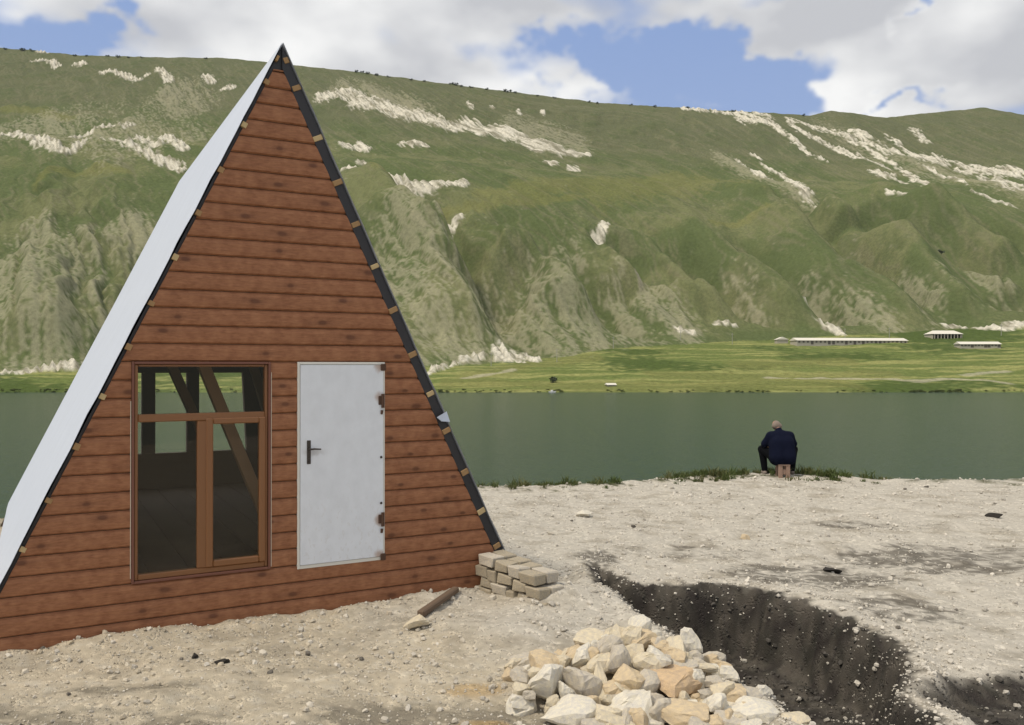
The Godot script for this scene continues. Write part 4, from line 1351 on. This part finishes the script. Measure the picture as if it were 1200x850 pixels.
func rake_right(y: float) -> float:
	return (APEX - y) * SLOPE - 0.108

# one siding board between two cut lines; profile is [height, depth] from its lower to its upper edge
func board_mesh(y0: float, y1: float, l0: float, l1: float, r0: float, r1: float, shift: float) -> ArrayMesh:
	var s := Shape.new()
	var h := y1 - y0
	var prof := [[0.0, -0.016], [0.004, -0.013], [0.013, 0.001], [h * 0.3, 0.006], [h * 0.7, 0.006], [h - 0.016, 0.001], [h - 0.005, -0.013], [h, -0.016]]
	var P := []
	for p in prof:
		var f: float = p[0] / h
		P.append([Vector3(lerpf(l0, l1, f), y0 + p[0], p[1]), Vector3(lerpf(r0, r1, f), y0 + p[0], p[1]), 1.0 - f])
	for k in P.size() - 1:
		var a: Array = P[k]; var b: Array = P[k + 1]
		var away := Vector3(0, -(b[0].z - a[0].z), b[0].y - a[0].y)
		s.quad(a[0], a[1], b[1], b[0], away, Vector2((a[0].x + shift) / 2.6, a[2]), Vector2((a[1].x + shift) / 2.6, a[2]), Vector2((b[1].x + shift) / 2.6, b[2]), Vector2((b[0].x + shift) / 2.6, b[2]))
		for e in 2:
			s.quad(a[e], b[e], Vector3(b[e].x, b[e].y, -0.016), Vector3(a[e].x, a[e].y, -0.016), Vector3(-1 if e == 0 else 1, 0, 0))
	s.quad(P[0][0], P[0][1], P[-1][1], P[-1][0], Vector3.FORWARD)
	return s.done()

func trapezoid(s: Shape, y0: float, y1: float, l0: float, l1: float, r0: float, r1: float, z0: float, z1: float) -> void:
	s.slab(PackedVector2Array([Vector2(l0, y0), Vector2(r0, y0), Vector2(r1, y1), Vector2(l1, y1)]), z0, z1)

func frame_bars(s: Shape, lo: Vector2, hi: Vector2, wide: Array, z0: float, z1: float, bevel := 0.006) -> void:
	# left, right, bottom, top bar widths
	s.cube(Vector3(lo.x, lo.y, z0), Vector3(lo.x + wide[0], hi.y, z1), bevel)
	s.cube(Vector3(hi.x - wide[1], lo.y, z0), Vector3(hi.x, hi.y, z1), bevel)
	s.cube(Vector3(lo.x + wide[0], lo.y, z0), Vector3(hi.x - wide[1], lo.y + wide[2], z1 - 0.001), bevel)
	s.cube(Vector3(lo.x + wide[0], hi.y - wide[3], z0), Vector3(hi.x - wide[1], hi.y, z1 - 0.001), bevel)

func make_cabin() -> void:
	var cab := thing("cabin", "A-frame cabin with brown timber siding and grey metal roof on the terrace", "cabin", CABIN_AT, WALL_TURN)
	var win_lo := Vector2(-1.32, 0.478)
	var win_hi := Vector2(-0.105, 2.446)
	var door_lo := Vector2(0.150, 0.478)
	var door_hi := Vector2(1.040, 2.446)
	# sheathing behind the boards, in bands round the openings
	var s := Shape.new()
	trapezoid(s, -0.25, 0.45, rake_left(-0.25), rake_left(0.45), rake_right(-0.25), rake_right(0.45), -0.13, -0.018)
	trapezoid(s, 0.45, 2.47, rake_left(0.45), rake_left(2.47), win_lo.x, win_lo.x, -0.13, -0.018)
	trapezoid(s, 0.45, 2.47, win_hi.x, win_hi.x, door_lo.x, door_lo.x, -0.13, -0.018)
	trapezoid(s, 0.45, 2.47, door_hi.x, door_hi.x, rake_right(0.45), rake_right(2.47), -0.13, -0.018)
	s.slab(PackedVector2Array([Vector2(rake_left(2.47), 2.47), Vector2(rake_right(2.47), 2.47), Vector2(rake_right(5.2), 5.2), Vector2(rake_left(5.2), 5.2)]), -0.13, -0.018)
	part("front_wall", s.done(), M.sheathing, cab)
	# siding boards
	rng.seed = 4
	for n in 33:
		var y0 := ROW0 + n * ROW
		var y1 := y0 + ROW
		var yt := minf(y1, APEX - 0.24)
		if y0 > yt - 0.02: break
		var cuts := [[rake_left(y0), rake_left(yt)]]
		if y0 > win_lo.y - 0.02 and y1 < win_hi.y + 0.02:
			cuts.append([win_lo.x - 0.002, win_lo.x - 0.002])
			cuts.append([win_hi.x + 0.002, win_hi.x + 0.002])
			cuts.append([door_lo.x - 0.002, door_lo.x - 0.002])
			cuts.append([door_hi.x + 0.002, door_hi.x + 0.002])
		cuts.append([rake_right(y0), rake_right(yt)])
		var shift := rng.randf() * 2.6
		for k in range(0, cuts.size(), 2):
			part("siding_board", board_mesh(y0 + 0.0028, yt - 0.0028, cuts[k][0], cuts[k][1], cuts[k + 1][0], cuts[k + 1][1], shift), M["siding_%d" % ((n * 3 + k / 2) % 6)], cab)
	# window
	var win := Node3D.new()
	win.name = "window"
	cab.add_child(win)
	s = Shape.new()
	frame_bars(s, win_lo, win_hi, [0.022, 0.022, 0.022, 0.022], -0.05, 0.016, 0.003)
	part("trim", s.done(), M.window_trim, win)
	s = Shape.new()
	s.cube(Vector3(win_lo.x - 0.010, win_lo.y + 0.05, -0.01), Vector3(win_lo.x - 0.003, win_hi.y - 0.35, 0.009), 0.002)
	part("sealant", s.done(), M.sealant, win)
	s = Shape.new()
	s.cube(Vector3(win_hi.x + 0.003, win_lo.y + 0.02, -0.01), Vector3(win_hi.x + 0.010, win_hi.y - 0.1, 0.008), 0.002)
	part("sealant", s.done(), M.sealant, win)
	s = Shape.new()
	frame_bars(s, win_lo + Vector2(0.023, 0.023), win_hi - Vector2(0.023, 0.023), [0.030, 0.030, 0.050, 0.022], -0.075, -0.006)
	s.cube(Vector3(win_lo.x + 0.053, 1.905, -0.075), Vector3(win_hi.x - 0.053, 1.975, -0.004), 0.008)
	s.cube(Vector3(-0.768, win_lo.y + 0.073, -0.075), Vector3(-0.668, 1.905, -0.005), 0.008)
	part("frame", s.done(), M.window_profile, win)
	s = Shape.new()
	frame_bars(s, Vector2(-0.690, 0.552), Vector2(-0.150, 1.925), [0.062, 0.062, 0.062, 0.055], -0.06, 0.010, 0.009)
	part("sash", s.done(), M.window_profile, win)
	for r in [[-1.268, 1.974, -0.157, 2.402, -0.040], [-1.268, 0.550, -0.768, 1.906, -0.040], [-0.630, 0.612, -0.210, 1.872, -0.026]]:
		s = Shape.new()
		s.quad(Vector3(r[0], r[1], r[4]), Vector3(r[2], r[1], r[4]), Vector3(r[2], r[3], r[4]), Vector3(r[0], r[3], r[4]), Vector3.BACK)
		part("pane", s.done(), M.glass, win)
	# door
	var door := Node3D.new()
	door.name = "door"
	cab.add_child(door)
	s = Shape.new()
	frame_bars(s, door_lo - Vector2(0, 0.036), door_hi, [0.024, 0.018, 0.034, 0.024], -0.07, 0.014, 0.003)
	part("frame", s.done(), M.white_frame, door)
	s = Shape.new()
	var l := Vector2(door_lo.x + 0.027, door_lo.y + 0.003)
	var h := Vector2(door_hi.x - 0.021, door_hi.y - 0.028)
	s.quad(Vector3(l.x, l.y, 0.022), Vector3(h.x, l.y, 0.022), Vector3(h.x, h.y, 0.022), Vector3(l.x, h.y, 0.022), Vector3.BACK, Vector2(0.01, 0.99), Vector2(0.99, 0.99), Vector2(0.99, 0.01), Vector2(0.01, 0.01))
	for e in [[Vector3(l.x, l.y, 0), Vector3(l.x, h.y, 0), Vector3.LEFT], [Vector3(h.x, l.y, 0), Vector3(h.x, h.y, 0), Vector3.RIGHT], [Vector3(l.x, l.y, 0), Vector3(h.x, l.y, 0), Vector3.DOWN], [Vector3(l.x, h.y, 0), Vector3(h.x, h.y, 0), Vector3.UP]]:
		s.quad(e[0] + Vector3(0, 0, 0.022), e[1] + Vector3(0, 0, 0.022), e[1] - Vector3(0, 0, 0.03), e[0] - Vector3(0, 0, 0.03), e[2], Vector2(0.5, 0.3), Vector2(0.5, 0.3), Vector2(0.5, 0.3), Vector2(0.5, 0.3))
	s.quad(Vector3(l.x, l.y, -0.03), Vector3(h.x, l.y, -0.03), Vector3(h.x, h.y, -0.03), Vector3(l.x, h.y, -0.03), Vector3.FORWARD, Vector2(0.5, 0.3), Vector2(0.5, 0.3), Vector2(0.5, 0.3), Vector2(0.5, 0.3))
	part("leaf", s.done(), M.door_paint, door)
	s = Shape.new()
	s.cube(Vector3(0.238, 1.455, 0.0225), Vector3(0.276, 1.685, 0.031), 0.006)
	s.tube([Vector3(0.257, 1.60, 0.03), Vector3(0.257, 1.60, 0.066)], [0.011, 0.010], 8)
	s.tube([Vector3(0.252, 1.60, 0.066), Vector3(0.30, 1.603, 0.070), Vector3(0.365, 1.598, 0.068)], [0.010, 0.009, 0.007], 8)
	s.tube([Vector3(0.257, 1.50, 0.03), Vector3(0.257, 1.50, 0.040)], [0.012, 0.011], 8)
	part("handle", s.done(), M.black_iron, door)
	for y in [2.06, 0.86]:
		s = Shape.new()
		s.tube([Vector3(1.012, y - 0.075, 0.034), Vector3(1.012, y + 0.065, 0.034)], [0.017, 0.017], 10)
		s.cube(Vector3(0.968, y - 0.045, 0.0225), Vector3(1.006, y + 0.045, 0.033), 0.004)
		s.tube([Vector3(1.0, y - 0.14, 0.028), Vector3(1.004, y - 0.10, 0.032)], [0.012, 0.014], 8)
		part("hinge", s.done(), M.rust_iron, door)
	for b in [[0.998, 1.485], [0.998, 1.02]]:
		s = Shape.new()
		s.tube([Vector3(b[0], b[1], 0.022), Vector3(b[0], b[1], 0.034)], [0.014, 0.010], 8)
		part("bolt", s.done(), M.black_iron, door)
	for y in [2.395, 0.475]:
		s = Shape.new()
		s.cube(Vector3(0.99, y - 0.035, 0.0225), Vector3(1.045, y + 0.035, 0.038), 0.008)
		part("corner_plate", s.done(), M.rust_iron, door)
	# roof: dark membrane layer, batten ends and metal sheet on either slope
	var len := sqrt(1.0 + SLOPE * SLOPE)
	var eave := 0.36
	for side in [-1.0, 1.0]:
		var left: bool = side < 0.0
		var z1 := -0.02 if left else 0.006
		var inner := 0.107
		s = Shape.new()
		var o0: float = 0.006
		s.slab(PackedVector2Array([Vector2(0.0, APEX - o0 / SLOPE), Vector2(side * ((APEX - eave) * SLOPE - o0), eave), Vector2(side * ((APEX - eave) * SLOPE - inner), eave), Vector2(0.0, APEX - inner / SLOPE)]), -CABIN_LENGTH, z1)
		var slope := part("roof_slope", s.done(), M.membrane, cab)
		# metal sheet, laid in vertical strips, a little uneven
		var wave := make_noise(300 + int(side), 1.0, 2)
		var st := SurfaceTool.new()
		st.begin(Mesh.PRIMITIVE_TRIANGLES)
		var nu := 40
		var nv := 34
		for layer in 2:
			for a in nu:
				for b in nv:
					var q := []
					for c in [[a, b], [a + 1, b], [a + 1, b + 1], [a, b + 1]]:
						var z: float = lerpf(0.028, -CABIN_LENGTH - 0.12, c[0] / float(nu))
						var y: float = lerpf(APEX + 0.014, eave - 0.05, c[1] / float(nv))
						var w := 0.004 * wave.get_noise_2d(z * 0.8, y * 0.5) + (0.012 * wave.get_noise_2d(90.0, y * 1.6) if c[0] == 0 else 0.0)
						q.append(Vector3(side * ((APEX + 0.012 - y) * SLOPE + 0.004 + w * (1.0 if c[1] > 0 else 0.0) + 0.003 * layer), y, z + (0.014 * wave.get_noise_2d(44.0, y * 2.4) if c[0] == 0 or c[0] == nu else 0.0)))
					if (side > 0.0) != (layer == 0): q.reverse()
					for f in [0, 1, 2, 0, 2, 3]:
						st.add_vertex(q[f])
		st.index()
		st.generate_normals()
		part("metal_sheet", st.commit(), M.roof_metal, slope)
		# batten ends showing at the front edge
		for n in range(-1, 12):
			var y := 5.108 - 0.4235 * n + rng.randf_range(-0.025, 0.025)
			if n == -1: y = 5.36
			s = Shape.new()
			var wide := (0.055 if left else 0.096) * rng.randf_range(0.85, 1.0)
			if n == -1: wide *= 0.55
			var across := Vector3(side, SLOPE, 0) / len
			var down := Vector3(side * SLOPE, -1, 0) / len
			var outer := Vector3(side * ((APEX - y) * SLOPE - 0.004), y, 0)
			var c := outer - across * (wide * 0.5 / 1.0) + Vector3(0, 0, -0.45 + (0.010 if left else 0.018) + rng.randf_range(-0.004, 0.012))
			s.box(Transform3D(Basis(across, down, Vector3(0, 0, 1) * (1.0 if across.cross(down).z > 0.0 else -1.0)), c), Vector3(wide, 0.052 * rng.randf_range(0.8, 1.15), 0.9), 0.004)
			part("batten", s.done(), M.batten_wood_pale if (n + 20) % 3 == 0 else M.batten_wood, slope)
		if not left:
			# loose tongue of sheet at the edge
			s = Shape.new()
			var y := 1.88
			var p := Vector3((APEX - y) * SLOPE, y, 0.02)
			var q := [p + Vector3(0.02, 0.05, 0.0), p + Vector3(0.05, -0.06, 0.02), p + Vector3(-0.08, -0.045, 0.09), p + Vector3(-0.15, 0.0, 0.13)]
			s.quad(q[0], q[1], q[2], q[3], Vector3(0, 0.6, 1))
			s.quad(q[0] + Vector3(0, -0.004, -0.004), q[1] + Vector3(0, -0.004, -0.004), q[2] + Vector3(0, -0.004, -0.004), q[3] + Vector3(0, -0.004, -0.004), Vector3(0, -0.6, -1))
			part("loose_flap", s.done(), M.roof_metal, slope)
	# inside: floor boards, back wall with openings, posts and braces
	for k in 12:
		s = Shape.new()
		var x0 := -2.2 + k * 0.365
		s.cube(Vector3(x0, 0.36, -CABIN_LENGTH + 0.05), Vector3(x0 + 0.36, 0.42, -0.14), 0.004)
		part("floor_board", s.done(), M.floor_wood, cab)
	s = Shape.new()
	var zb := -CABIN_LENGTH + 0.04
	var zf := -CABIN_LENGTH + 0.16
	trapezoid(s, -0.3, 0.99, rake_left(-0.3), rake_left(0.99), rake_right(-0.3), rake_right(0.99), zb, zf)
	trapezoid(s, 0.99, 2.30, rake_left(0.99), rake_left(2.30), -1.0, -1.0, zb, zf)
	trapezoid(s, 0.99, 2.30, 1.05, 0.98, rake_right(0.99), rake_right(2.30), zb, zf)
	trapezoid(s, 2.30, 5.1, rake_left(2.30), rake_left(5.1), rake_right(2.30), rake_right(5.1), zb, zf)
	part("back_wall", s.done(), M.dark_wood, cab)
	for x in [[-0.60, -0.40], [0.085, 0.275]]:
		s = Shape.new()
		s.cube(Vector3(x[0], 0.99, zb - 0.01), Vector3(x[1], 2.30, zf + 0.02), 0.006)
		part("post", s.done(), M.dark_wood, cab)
	for x in [[-1.0, -0.60], [-0.40, 0.085], [0.275, 1.05]]:
		s = Shape.new()
		s.quad(Vector3(x[0], 0.99, zb + 0.05), Vector3(x[1], 0.99, zb + 0.05), Vector3(x[1], 2.30, zb + 0.05), Vector3(x[0], 2.30, zb + 0.05), Vector3.BACK)
		part("rear_pane", s.done(), M.glass, cab)
	for b in [[Vector3(-0.56, 2.62, -1.5), Vector3(0.30, 0.44, -1.5)], [Vector3(-0.75, 2.9, -3.6), Vector3(-0.15, 1.5, -3.6)], [Vector3(1.35, 0.44, -4.9), Vector3(0.72, 2.6, -4.9)]]:
		s = Shape.new()
		s.beam(b[0], b[1], 0.12, 0.14, Vector3.BACK, 0.006)
		part("brace", s.done(), M.beam_wood, cab)
	# plinth under the eaves
	for side in [-1.0, 1.0]:
		s = Shape.new()
		s.cube(Vector3(side * 2.28 - 0.1, -0.5, -CABIN_LENGTH), Vector3(side * 2.28 + 0.1, 0.355, -0.14), 0.01)
		part("plinth", s.done(), M.plinth, cab)

# ------------------------------------------------------------------ the man on the stool
# A smooth union of tapered capsules meshed as surface nets.
func blob_mesh(bones: Array, cell: float) -> ArrayMesh:
	var lo := Vector3.ONE * 1e9
	var hi := -lo
	for b in bones:
		var r := Vector3.ONE * (maxf(b[2], b[3]) + cell * 3.0)
		lo = lo.min(b[0] - r).min(b[1] - r)
		hi = hi.max(b[0] + r).max(b[1] + r)
	var nx := int((hi.x - lo.x) / cell) + 2
	var ny := int((hi.y - lo.y) / cell) + 2
	var nz := int((hi.z - lo.z) / cell) + 2
	var f := PackedFloat32Array()
	f.resize(nx * ny * nz)
	f.fill(1.0)
	for b in bones:
		var a: Vector3 = b[0]
		var ab: Vector3 = b[1] - a
		var k: float = b[4] if b.size() > 4 else 0.03
		var r := Vector3.ONE * (maxf(b[2], b[3]) + cell * 2.5 + k)
		var i0 := ((a.min(b[1]) - r - lo) / cell).floor()
		var i1 := ((a.max(b[1]) + r - lo) / cell).ceil()
		var l2 := maxf(ab.length_squared(), 1e-9)
		for z in range(maxi(0, int(i0.z)), mini(nz - 1, int(i1.z)) + 1):
			for y in range(maxi(0, int(i0.y)), mini(ny - 1, int(i1.y)) + 1):
				for x in range(maxi(0, int(i0.x)), mini(nx - 1, int(i1.x)) + 1):
					var p := lo + Vector3(x, y, z) * cell - a
					var t := clampf(p.dot(ab) / l2, 0.0, 1.0)
					var d: float = (p - ab * t).length() - lerpf(b[2], b[3], t)
					var o := (z * ny + y) * nx + x
					var h := maxf(k - absf(f[o] - d), 0.0) / k
					f[o] = minf(f[o], d) - h * h * k * 0.25
	var where := {}
	var pos := PackedVector3Array()
	var nor := PackedVector3Array()
	var idx := PackedInt32Array()
	var edges := [[0, 1], [0, 2], [0, 4], [1, 3], [1, 5], [2, 3], [2, 6], [3, 7], [4, 5], [4, 6], [5, 7], [6, 7]]
	for z in nz - 1:
		for y in ny - 1:
			for x in nx - 1:
				var o := (z * ny + y) * nx + x
				var c := [f[o], f[o + 1], f[o + nx], f[o + nx + 1], f[o + nx * ny], f[o + nx * ny + 1], f[o + nx * ny + nx], f[o + nx * ny + nx + 1]]
				var inside := 0
				for v in c:
					if v < 0.0: inside += 1
				if inside == 0 or inside == 8: continue
				var m := Vector3.ZERO
				var n := 0
				for e in edges:
					var u: float = c[e[0]]; var w: float = c[e[1]]
					if (u < 0.0) != (w < 0.0):
						var pa := Vector3(e[0] & 1, (e[0] >> 1) & 1, e[0] >> 2)
						var pb := Vector3(e[1] & 1, (e[1] >> 1) & 1, e[1] >> 2)
						m += pa.lerp(pb, u / (u - w))
						n += 1
				where[o] = pos.size()
				pos.append(lo + (Vector3(x, y, z) + m / n) * cell)
				nor.append(Vector3(c[1] + c[3] + c[5] + c[7] - c[0] - c[2] - c[4] - c[6], c[2] + c[3] + c[6] + c[7] - c[0] - c[1] - c[4] - c[5], c[4] + c[5] + c[6] + c[7] - c[0] - c[1] - c[2] - c[3]).normalized())
	var step := [1, nx, nx * ny]
	for o in where:
		for ax in 3:
			var sa: int = step[(ax + 1) % 3]
			var sb: int = step[(ax + 2) % 3]
			if (f[o] < 0.0) == (f[o + step[ax]] < 0.0): continue
			if not (where.has(o - sa) and where.has(o - sb) and where.has(o - sa - sb)): continue
			var q := [where[o], where[o - sa], where[o - sa - sb], where[o - sb]]
			if f[o] < 0.0: q.reverse()
			idx.append_array(PackedInt32Array([q[0], q[1], q[2], q[0], q[2], q[3]]))
	var arr := []
	arr.resize(Mesh.ARRAY_MAX)
	arr[Mesh.ARRAY_VERTEX] = pos
	arr[Mesh.ARRAY_NORMAL] = nor
	arr[Mesh.ARRAY_INDEX] = idx
	var mesh := ArrayMesh.new()
	mesh.add_surface_from_arrays(Mesh.PRIMITIVE_TRIANGLES, arr)
	return mesh

func make_man() -> void:
	var x := 5.82
	var d := 18.35
	var g := ground_y(x, d)
	var at := Vector3(x, g, -d)
	# stool: a sawn block standing on end with a board on top
	var st := thing("stool", "low wooden stool under the seated man at the lake edge", "stool", at)
	var s := Shape.new()
	s.cube(Vector3(-0.125, 0.235, -0.14), Vector3(0.125, 0.265, 0.13), 0.006)
	part("seat", s.done(), M.stool_wood, st)
	for q in [[-0.08, -0.09], [0.08, -0.09], [-0.08, 0.10], [0.08, 0.10]]:
		s = Shape.new()
		s.cube(Vector3(q[0] - 0.042, -0.05, q[1] - 0.024), Vector3(q[0] + 0.042, 0.235, q[1] + 0.024), 0.005)
		part("leg", s.done(), M.stool_wood, st)
	s = Shape.new()
	s.cube(Vector3(-0.038, 0.05, 0.085), Vector3(0.038, 0.16, 0.105), 0.004)
	part("stretcher", s.done(), M.stool_wood, st)
	# the man, facing the water (-z), bent forward with forearms on his knees
	var man := thing("person", "person in navy polo shirt and black trousers sitting hunched, facing the lake", "person", at)
	var hip := [Vector3(-0.12, 0.39, -0.03), Vector3(0.12, 0.39, -0.03)]
	var sh := [Vector3(-0.20, 0.845, -0.17), Vector3(0.20, 0.845, -0.17)]
	var el := [Vector3(-0.33, 0.655, -0.25), Vector3(0.325, 0.655, -0.25)]
	var wr := [Vector3(-0.18, 0.61, -0.46), Vector3(0.17, 0.61, -0.46)]
	var kn := [Vector3(-0.335, 0.545, -0.36), Vector3(0.345, 0.545, -0.34)]
	var an := [Vector3(-0.30, 0.10, -0.30), Vector3(0.285, 0.10, -0.26)]
	var neck := Vector3(-0.015, 0.965, -0.22)
	var head := Vector3(-0.04, 1.065, -0.29)
	var body := [[Vector3(-0.09, 0.42, -0.02), Vector3(-0.09, 0.74, -0.1), 0.15, 0.14, 0.05], [Vector3(0.09, 0.42, -0.02), Vector3(0.09, 0.74, -0.1), 0.15, 0.14, 0.05], [Vector3(0, 0.8, -0.13), neck, 0.12, 0.058, 0.05], [neck, head, 0.058, 0.06, 0.02],
		[head + Vector3(0, 0.012, 0.005), head + Vector3(0, 0.03, -0.03), 0.084, 0.082, 0.02], [head + Vector3(0, -0.03, -0.06), head + Vector3(0, -0.055, -0.085), 0.055, 0.04, 0.03], [head + Vector3(0, -0.005, -0.108), head + Vector3(0, -0.028, -0.13), 0.011, 0.016, 0.012],
		[head + Vector3(-0.086, 0.01, 0.01), head + Vector3(-0.092, -0.028, 0.0), 0.016, 0.011, 0.008], [head + Vector3(0.086, 0.01, 0.01), head + Vector3(0.092, -0.028, 0.0), 0.016, 0.011, 0.008]]
	var shirt := [[Vector3(-0.105, 0.415, 0.0), Vector3(-0.095, 0.70, -0.075), 0.185, 0.165, 0.06], [Vector3(0.105, 0.415, 0.0), Vector3(0.095, 0.70, -0.075), 0.185, 0.165, 0.06], [Vector3(-0.08, 0.68, -0.08), Vector3(-0.09, 0.82, -0.16), 0.165, 0.125, 0.08], [Vector3(0.08, 0.68, -0.08), Vector3(0.09, 0.82, -0.16), 0.165, 0.125, 0.08], [Vector3(0, 0.84, -0.15), neck, 0.125, 0.075, 0.06]]
	var trousers := [[hip[0], hip[1], 0.165, 0.165, 0.05]]
	for k in 2:
		body.append([Vector3(0, 0.82, -0.15), sh[k], 0.10, 0.06, 0.04])
		body.append([sh[k], el[k], 0.058, 0.045, 0.03])
		body.append([el[k], wr[k], 0.045, 0.03, 0.02])
		body.append([hip[k], kn[k], 0.09, 0.06, 0.04])
		body.append([kn[k], an[k], 0.055, 0.038, 0.03])
		body.append([an[k], an[k] + Vector3(0, -0.05, -0.12), 0.036, 0.03, 0.02])
		var side := -1.0 if k == 0 else 1.0
		# hand: palm hanging from the wrist over the knee, four fingers and a thumb, slightly curled
		var palm: Vector3 = wr[k] + Vector3(-side * 0.035, -0.03, -0.075)
		body.append([wr[k], palm, 0.027, 0.030, 0.015])
		for fg in 4:
			var base := palm + Vector3((fg - 1.5) * 0.021, -0.008, -0.022)
			var knuckle := base + Vector3((fg - 1.5) * 0.003, -0.024, -0.034)
			var tip := knuckle + Vector3(0, -0.032 + 0.004 * absf(fg - 1.5), -0.006)
			body.append([base, knuckle, 0.0100, 0.0092, 0.004])
			body.append([knuckle, tip, 0.0092, 0.0082, 0.003])
		var tb := palm + Vector3(-side * 0.032, 0.004, 0.012)
		body.append([tb, tb + Vector3(-side * 0.018, -0.02, -0.03), 0.012, 0.010, 0.006])
		body.append([tb + Vector3(-side * 0.018, -0.02, -0.03), tb + Vector3(-side * 0.014, -0.04, -0.045), 0.010, 0.009, 0.003])
		shirt.append([Vector3(0.09 * side, 0.84, -0.16), sh[k], 0.115, 0.095, 0.06])
		shirt.append([sh[k], sh[k].lerp(el[k], 0.88), 0.095, 0.082, 0.06])
		trousers.append([hip[k], kn[k], 0.125, 0.088, 0.05])
		trousers.append([kn[k], an[k] + Vector3(0, 0.02, 0), 0.086, 0.064, 0.03])
	var bm := part("body", blob_mesh(body, 0.0115), M.skin, man)
	bm.set_meta("label", "head, arms and hands with bare forearms")
	part("shirt", blob_mesh(shirt, 0.0165), M.shirt_navy, man)
	part("trousers", blob_mesh(trousers, 0.0165), M.trouser_black, man)
	# cropped grey hair round the back and sides, and the collar
	part("hair", blob_mesh([[head + Vector3(-0.045, -0.005, 0.022), head + Vector3(0.045, -0.005, 0.022), 0.066, 0.066, 0.02], [head + Vector3(0, 0.028, 0.016), head + Vector3(0, 0.046, -0.005), 0.072, 0.066, 0.03]], 0.011), M.hair_grey, man)
	part("collar", blob_mesh([[neck + Vector3(-0.05, -0.01, 0.045), neck + Vector3(0.05, -0.01, 0.045), 0.03, 0.03, 0.02], [neck + Vector3(-0.06, -0.01, 0.035), neck + Vector3(-0.065, -0.03, -0.05), 0.026, 0.02, 0.02], [neck + Vector3(0.06, -0.01, 0.035), neck + Vector3(0.065, -0.03, -0.05), 0.026, 0.02, 0.02]], 0.012), M.shirt_navy, man)
	for k in 2:
		part("shoe", blob_mesh([[an[k] + Vector3(0, -0.055, 0.03), an[k] + Vector3(0, -0.06, -0.15), 0.045, 0.042, 0.02], [an[k] + Vector3(0, -0.02, 0.0), an[k] + Vector3(0, -0.05, -0.06), 0.046, 0.045, 0.02]], 0.012), M.shoe, man)

func _ready() -> void:
	make_view()
	make_materials()
	make_terrace()
	make_lake()
	make_mountain()
	make_cabin()
	make_far_shore()
	make_stub_wall()
	make_stone_heap()
	make_man()
	make_loose_things()
	make_bank_grass()
	make_gravel()
	make_soil_crumbs()
